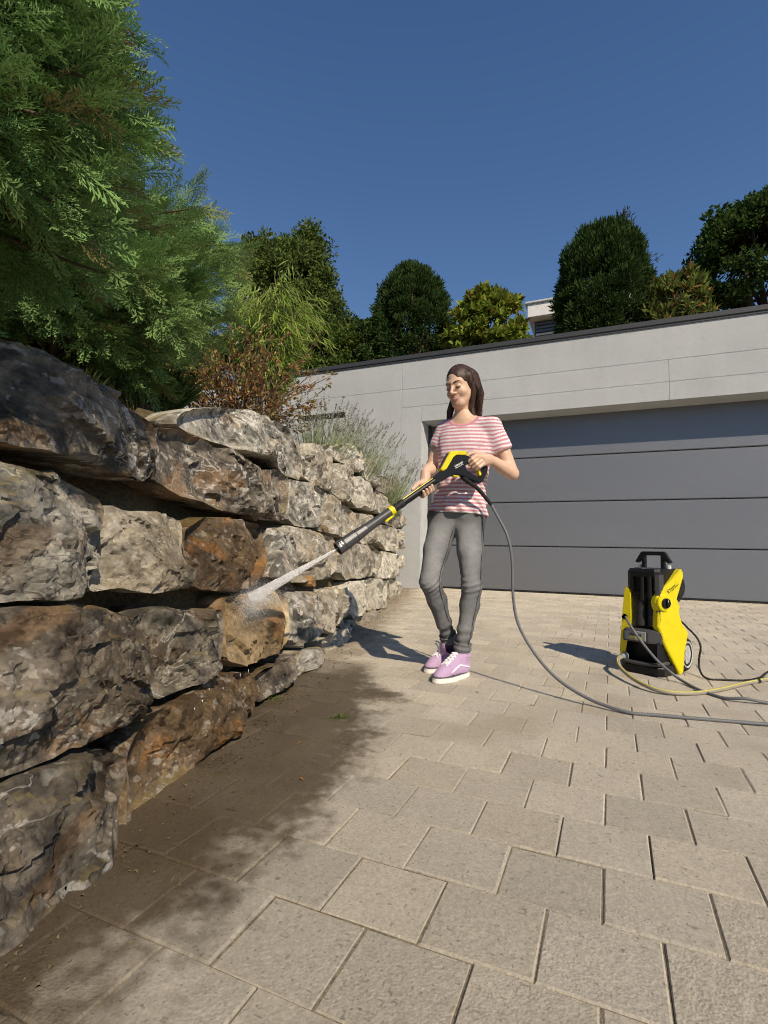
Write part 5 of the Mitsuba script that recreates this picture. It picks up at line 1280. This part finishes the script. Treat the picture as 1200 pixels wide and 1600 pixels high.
        part(S, 'upper', loc(up), 'lilac_canvas', smooth=50)
        # laces, toe seam and side stripe lie on the upper: found by marching on the field
        def hit(o, d, n=90, far=.12):
            o, d = np.asarray(o, float), unit(np.asarray(d, float)); a = np.linspace(0, far, n); ff = up_f(o + a[:, None] * d); k = np.argmax(ff < 0); return o + d * a[k] if ff.min() < 0 else np.full(3, np.nan)
        lc = []
        rows = [(.062, .09), (.052, .10), (.034, .115), (.016, .13), (.0, .145), (-.016, .16)]
        for i, (x0, z0) in enumerate(rows):
            pts = []
            for yy in np.linspace(-.026, .026, 7):
                b = np.array([x0 + .012 * (1 if i % 2 else -1) * (yy / .026), yy, z0 + .03]); pts.append(hit(b, (-.35, -yy * 4, -1)) + [.0018, 0, .0022])
            pts = [p for p in pts if np.isfinite(p).all() and abs(p[2] - z0) < .045 and abs(p[0] - x0) < .026]
            if len(pts) < 5: continue
            lc.append(tube(spline(pts, 14), .0050, 6))
            pts = [p * np.array([1, -1, 1]) for p in pts]; lc.append(tube(spline(pts, 14), .0046, 6))
        part(S, 'laces', loc(cat(lc)), 'white_lace', smooth=True)
        sw = []
        for s in (-1, 1):
            pts = []
            for u_ in np.linspace(0, 1, 15):
                xx = .045 - .135 * u_; zz = .047 + .030 * math.sin(min(1, u_ * 1.5) * math.pi * .62) - .014 * max(0, u_ - .6) / .4
                pts.append(hit((xx, s * .09, zz), (0, -s, 0)) + [0, s * .0012, 0])
            pts = [p for p in pts if np.isfinite(p).all()]
            if len(pts) < 4: continue
            sw.append(tube(spline(pts, 30), np.interp(np.linspace(0, 1, 30), [0, .2, .6, 1], [.003, .0048, .0042, .0036]), 6))
        part(S, 'side_stripe', loc(cat(sw)), 'white_lace', smooth=True)
        sm = []
        for s in (-1, 1):
            q3 = [p for p in (hit((.058, s * .02, .15), (0, 0, -1)) + [0, 0, .0008], hit((.040, s * .032, .15), (0, 0, -1)), hit((.045, s * .09, .045), (0, -s, 0))) if np.isfinite(p).all()]
            if len(q3) > 1: sm.append(tube(spline(q3, 10), .0016, 5))
            for zc in (.085, .10, .115, .13):
                q3 = [p for p in (hit((x_, s * .09, zc), (0, -s, 0), 120, .12) for x_ in (-.065, -.08, -.095, -.105)) if np.isfinite(p).all()]
                if len(q3) > 1: part(S, 'heel_roll', loc(tube(q3, .0026, 5)), 'lilac_suede', smooth=True)
        for m_ in sm: part(S, 'toe_seam', loc(m_), 'lilac_suede', smooth=True)
    shoe(np.array([-.790, 2.757, .0]) + 0, (-.40, -.90), anB)
    shoe(np.array([-.905, 2.945, .0]) + 0, (-.36, -.92), anA)
woman()


# ---------------------------------------------------------------- small things on the paving
def litter():
    r = np.random.default_rng(101)
    spots = [(-.60, 2.55, 'small brown leaf on the paving nearest the right shoe'), (-.33, 2.45, 'curled dry leaf on the shadow line of the hanging hose'), (.02, 3.9, 'dry leaf fragment on the paving left of the washer'), (-1.02, 1.62, 'dead leaf on the wet paving nearest the foot of the wall'), (-.86, 1.38, 'dead leaf lying lowest on the wet paving'), (-.30, 4.6, 'small leaf far back on the paving before the door'), (.62, 2.25, 'small leaf on the dry paving in front of the hoses')]
    for x, y, lb in spots:
        k = thing('fallen_leaf', lb, 'leaf'); a = r.uniform(0, 2 * np.pi); L = r.uniform(.018, .030); d = np.array([math.cos(a), math.sin(a), 0]); s = np.array([-d[1], d[0], 0])
        P = np.array([[x, y, .004]]) + np.array([(-.5 * L) * d, -.1 * L * d + .22 * L * s + [0, 0, .004], .5 * L * d + [0, 0, .005], -.1 * L * d - .22 * L * s + [0, 0, .006], [0, 0, .001]])
        c = np.tile(np.clip(np.array([.22, .12, .045]) * r.uniform(.7, 1.3), 0, 1), (5, 1))
        scene[k] = mikit.ply(trimesh.Trimesh(P, [[0, 4, 1], [1, 4, 2], [2, 4, 3], [3, 4, 0]], process=False), 'leaf', color=c)
    for x, y, rad, lb in ((-1.02, 1.93, .035, 'little green weed in the joints of the wet paving, nearer the wall'), (-1.42, 2.02, .06, 'green weed at the foot of the wall below the orange stone'), (-2.12, 4.25, .045, 'weed at the foot of the wall left of the shadow of the woman')):
        k = thing('weed', lb, 'weed'); n = 60; Lv = Leaves()
        q = r.normal(0, rad * .5, (n, 3)); q[:, 2] = np.abs(q[:, 2]) * .15; P = np.array([x, y, 0.0]) + q
        Lv.add(leaf_mesh(P, r.normal(0, .7, (n, 3)) + [0, 0, .7], r.normal(size=(n, 3)), r.uniform(.008, .022, n), r.uniform(.003, .007, n)), tint(n, (.12, .17, .035), r, .25))
        Lv.put(k, 'blades', 'leaf', 'stuff')
    # soil and grit swept against the foot of the wall, and grit in the joints
    n = 1300; s = r.uniform(-.6, 7.2, n); o = np.abs(r.normal(0, .09, n)); P = wall_point(s, np.zeros(n), o)
    v, f = leaf_mesh(P + np.array([0, 0, .001]), unit(r.normal(size=(n, 3)) * [1, 1, .15]), np.array([[0, 0, 1.0]]) + r.normal(0, .2, (n, 3)), r.uniform(.004, .015, n), r.uniform(.003, .010, n), .5)
    part('', 'wall_foot_grit', trimesh.Trimesh(v, f, process=False), 'soil', kind='stuff', label='loose earth and grit along the foot of the stone wall')
litter()
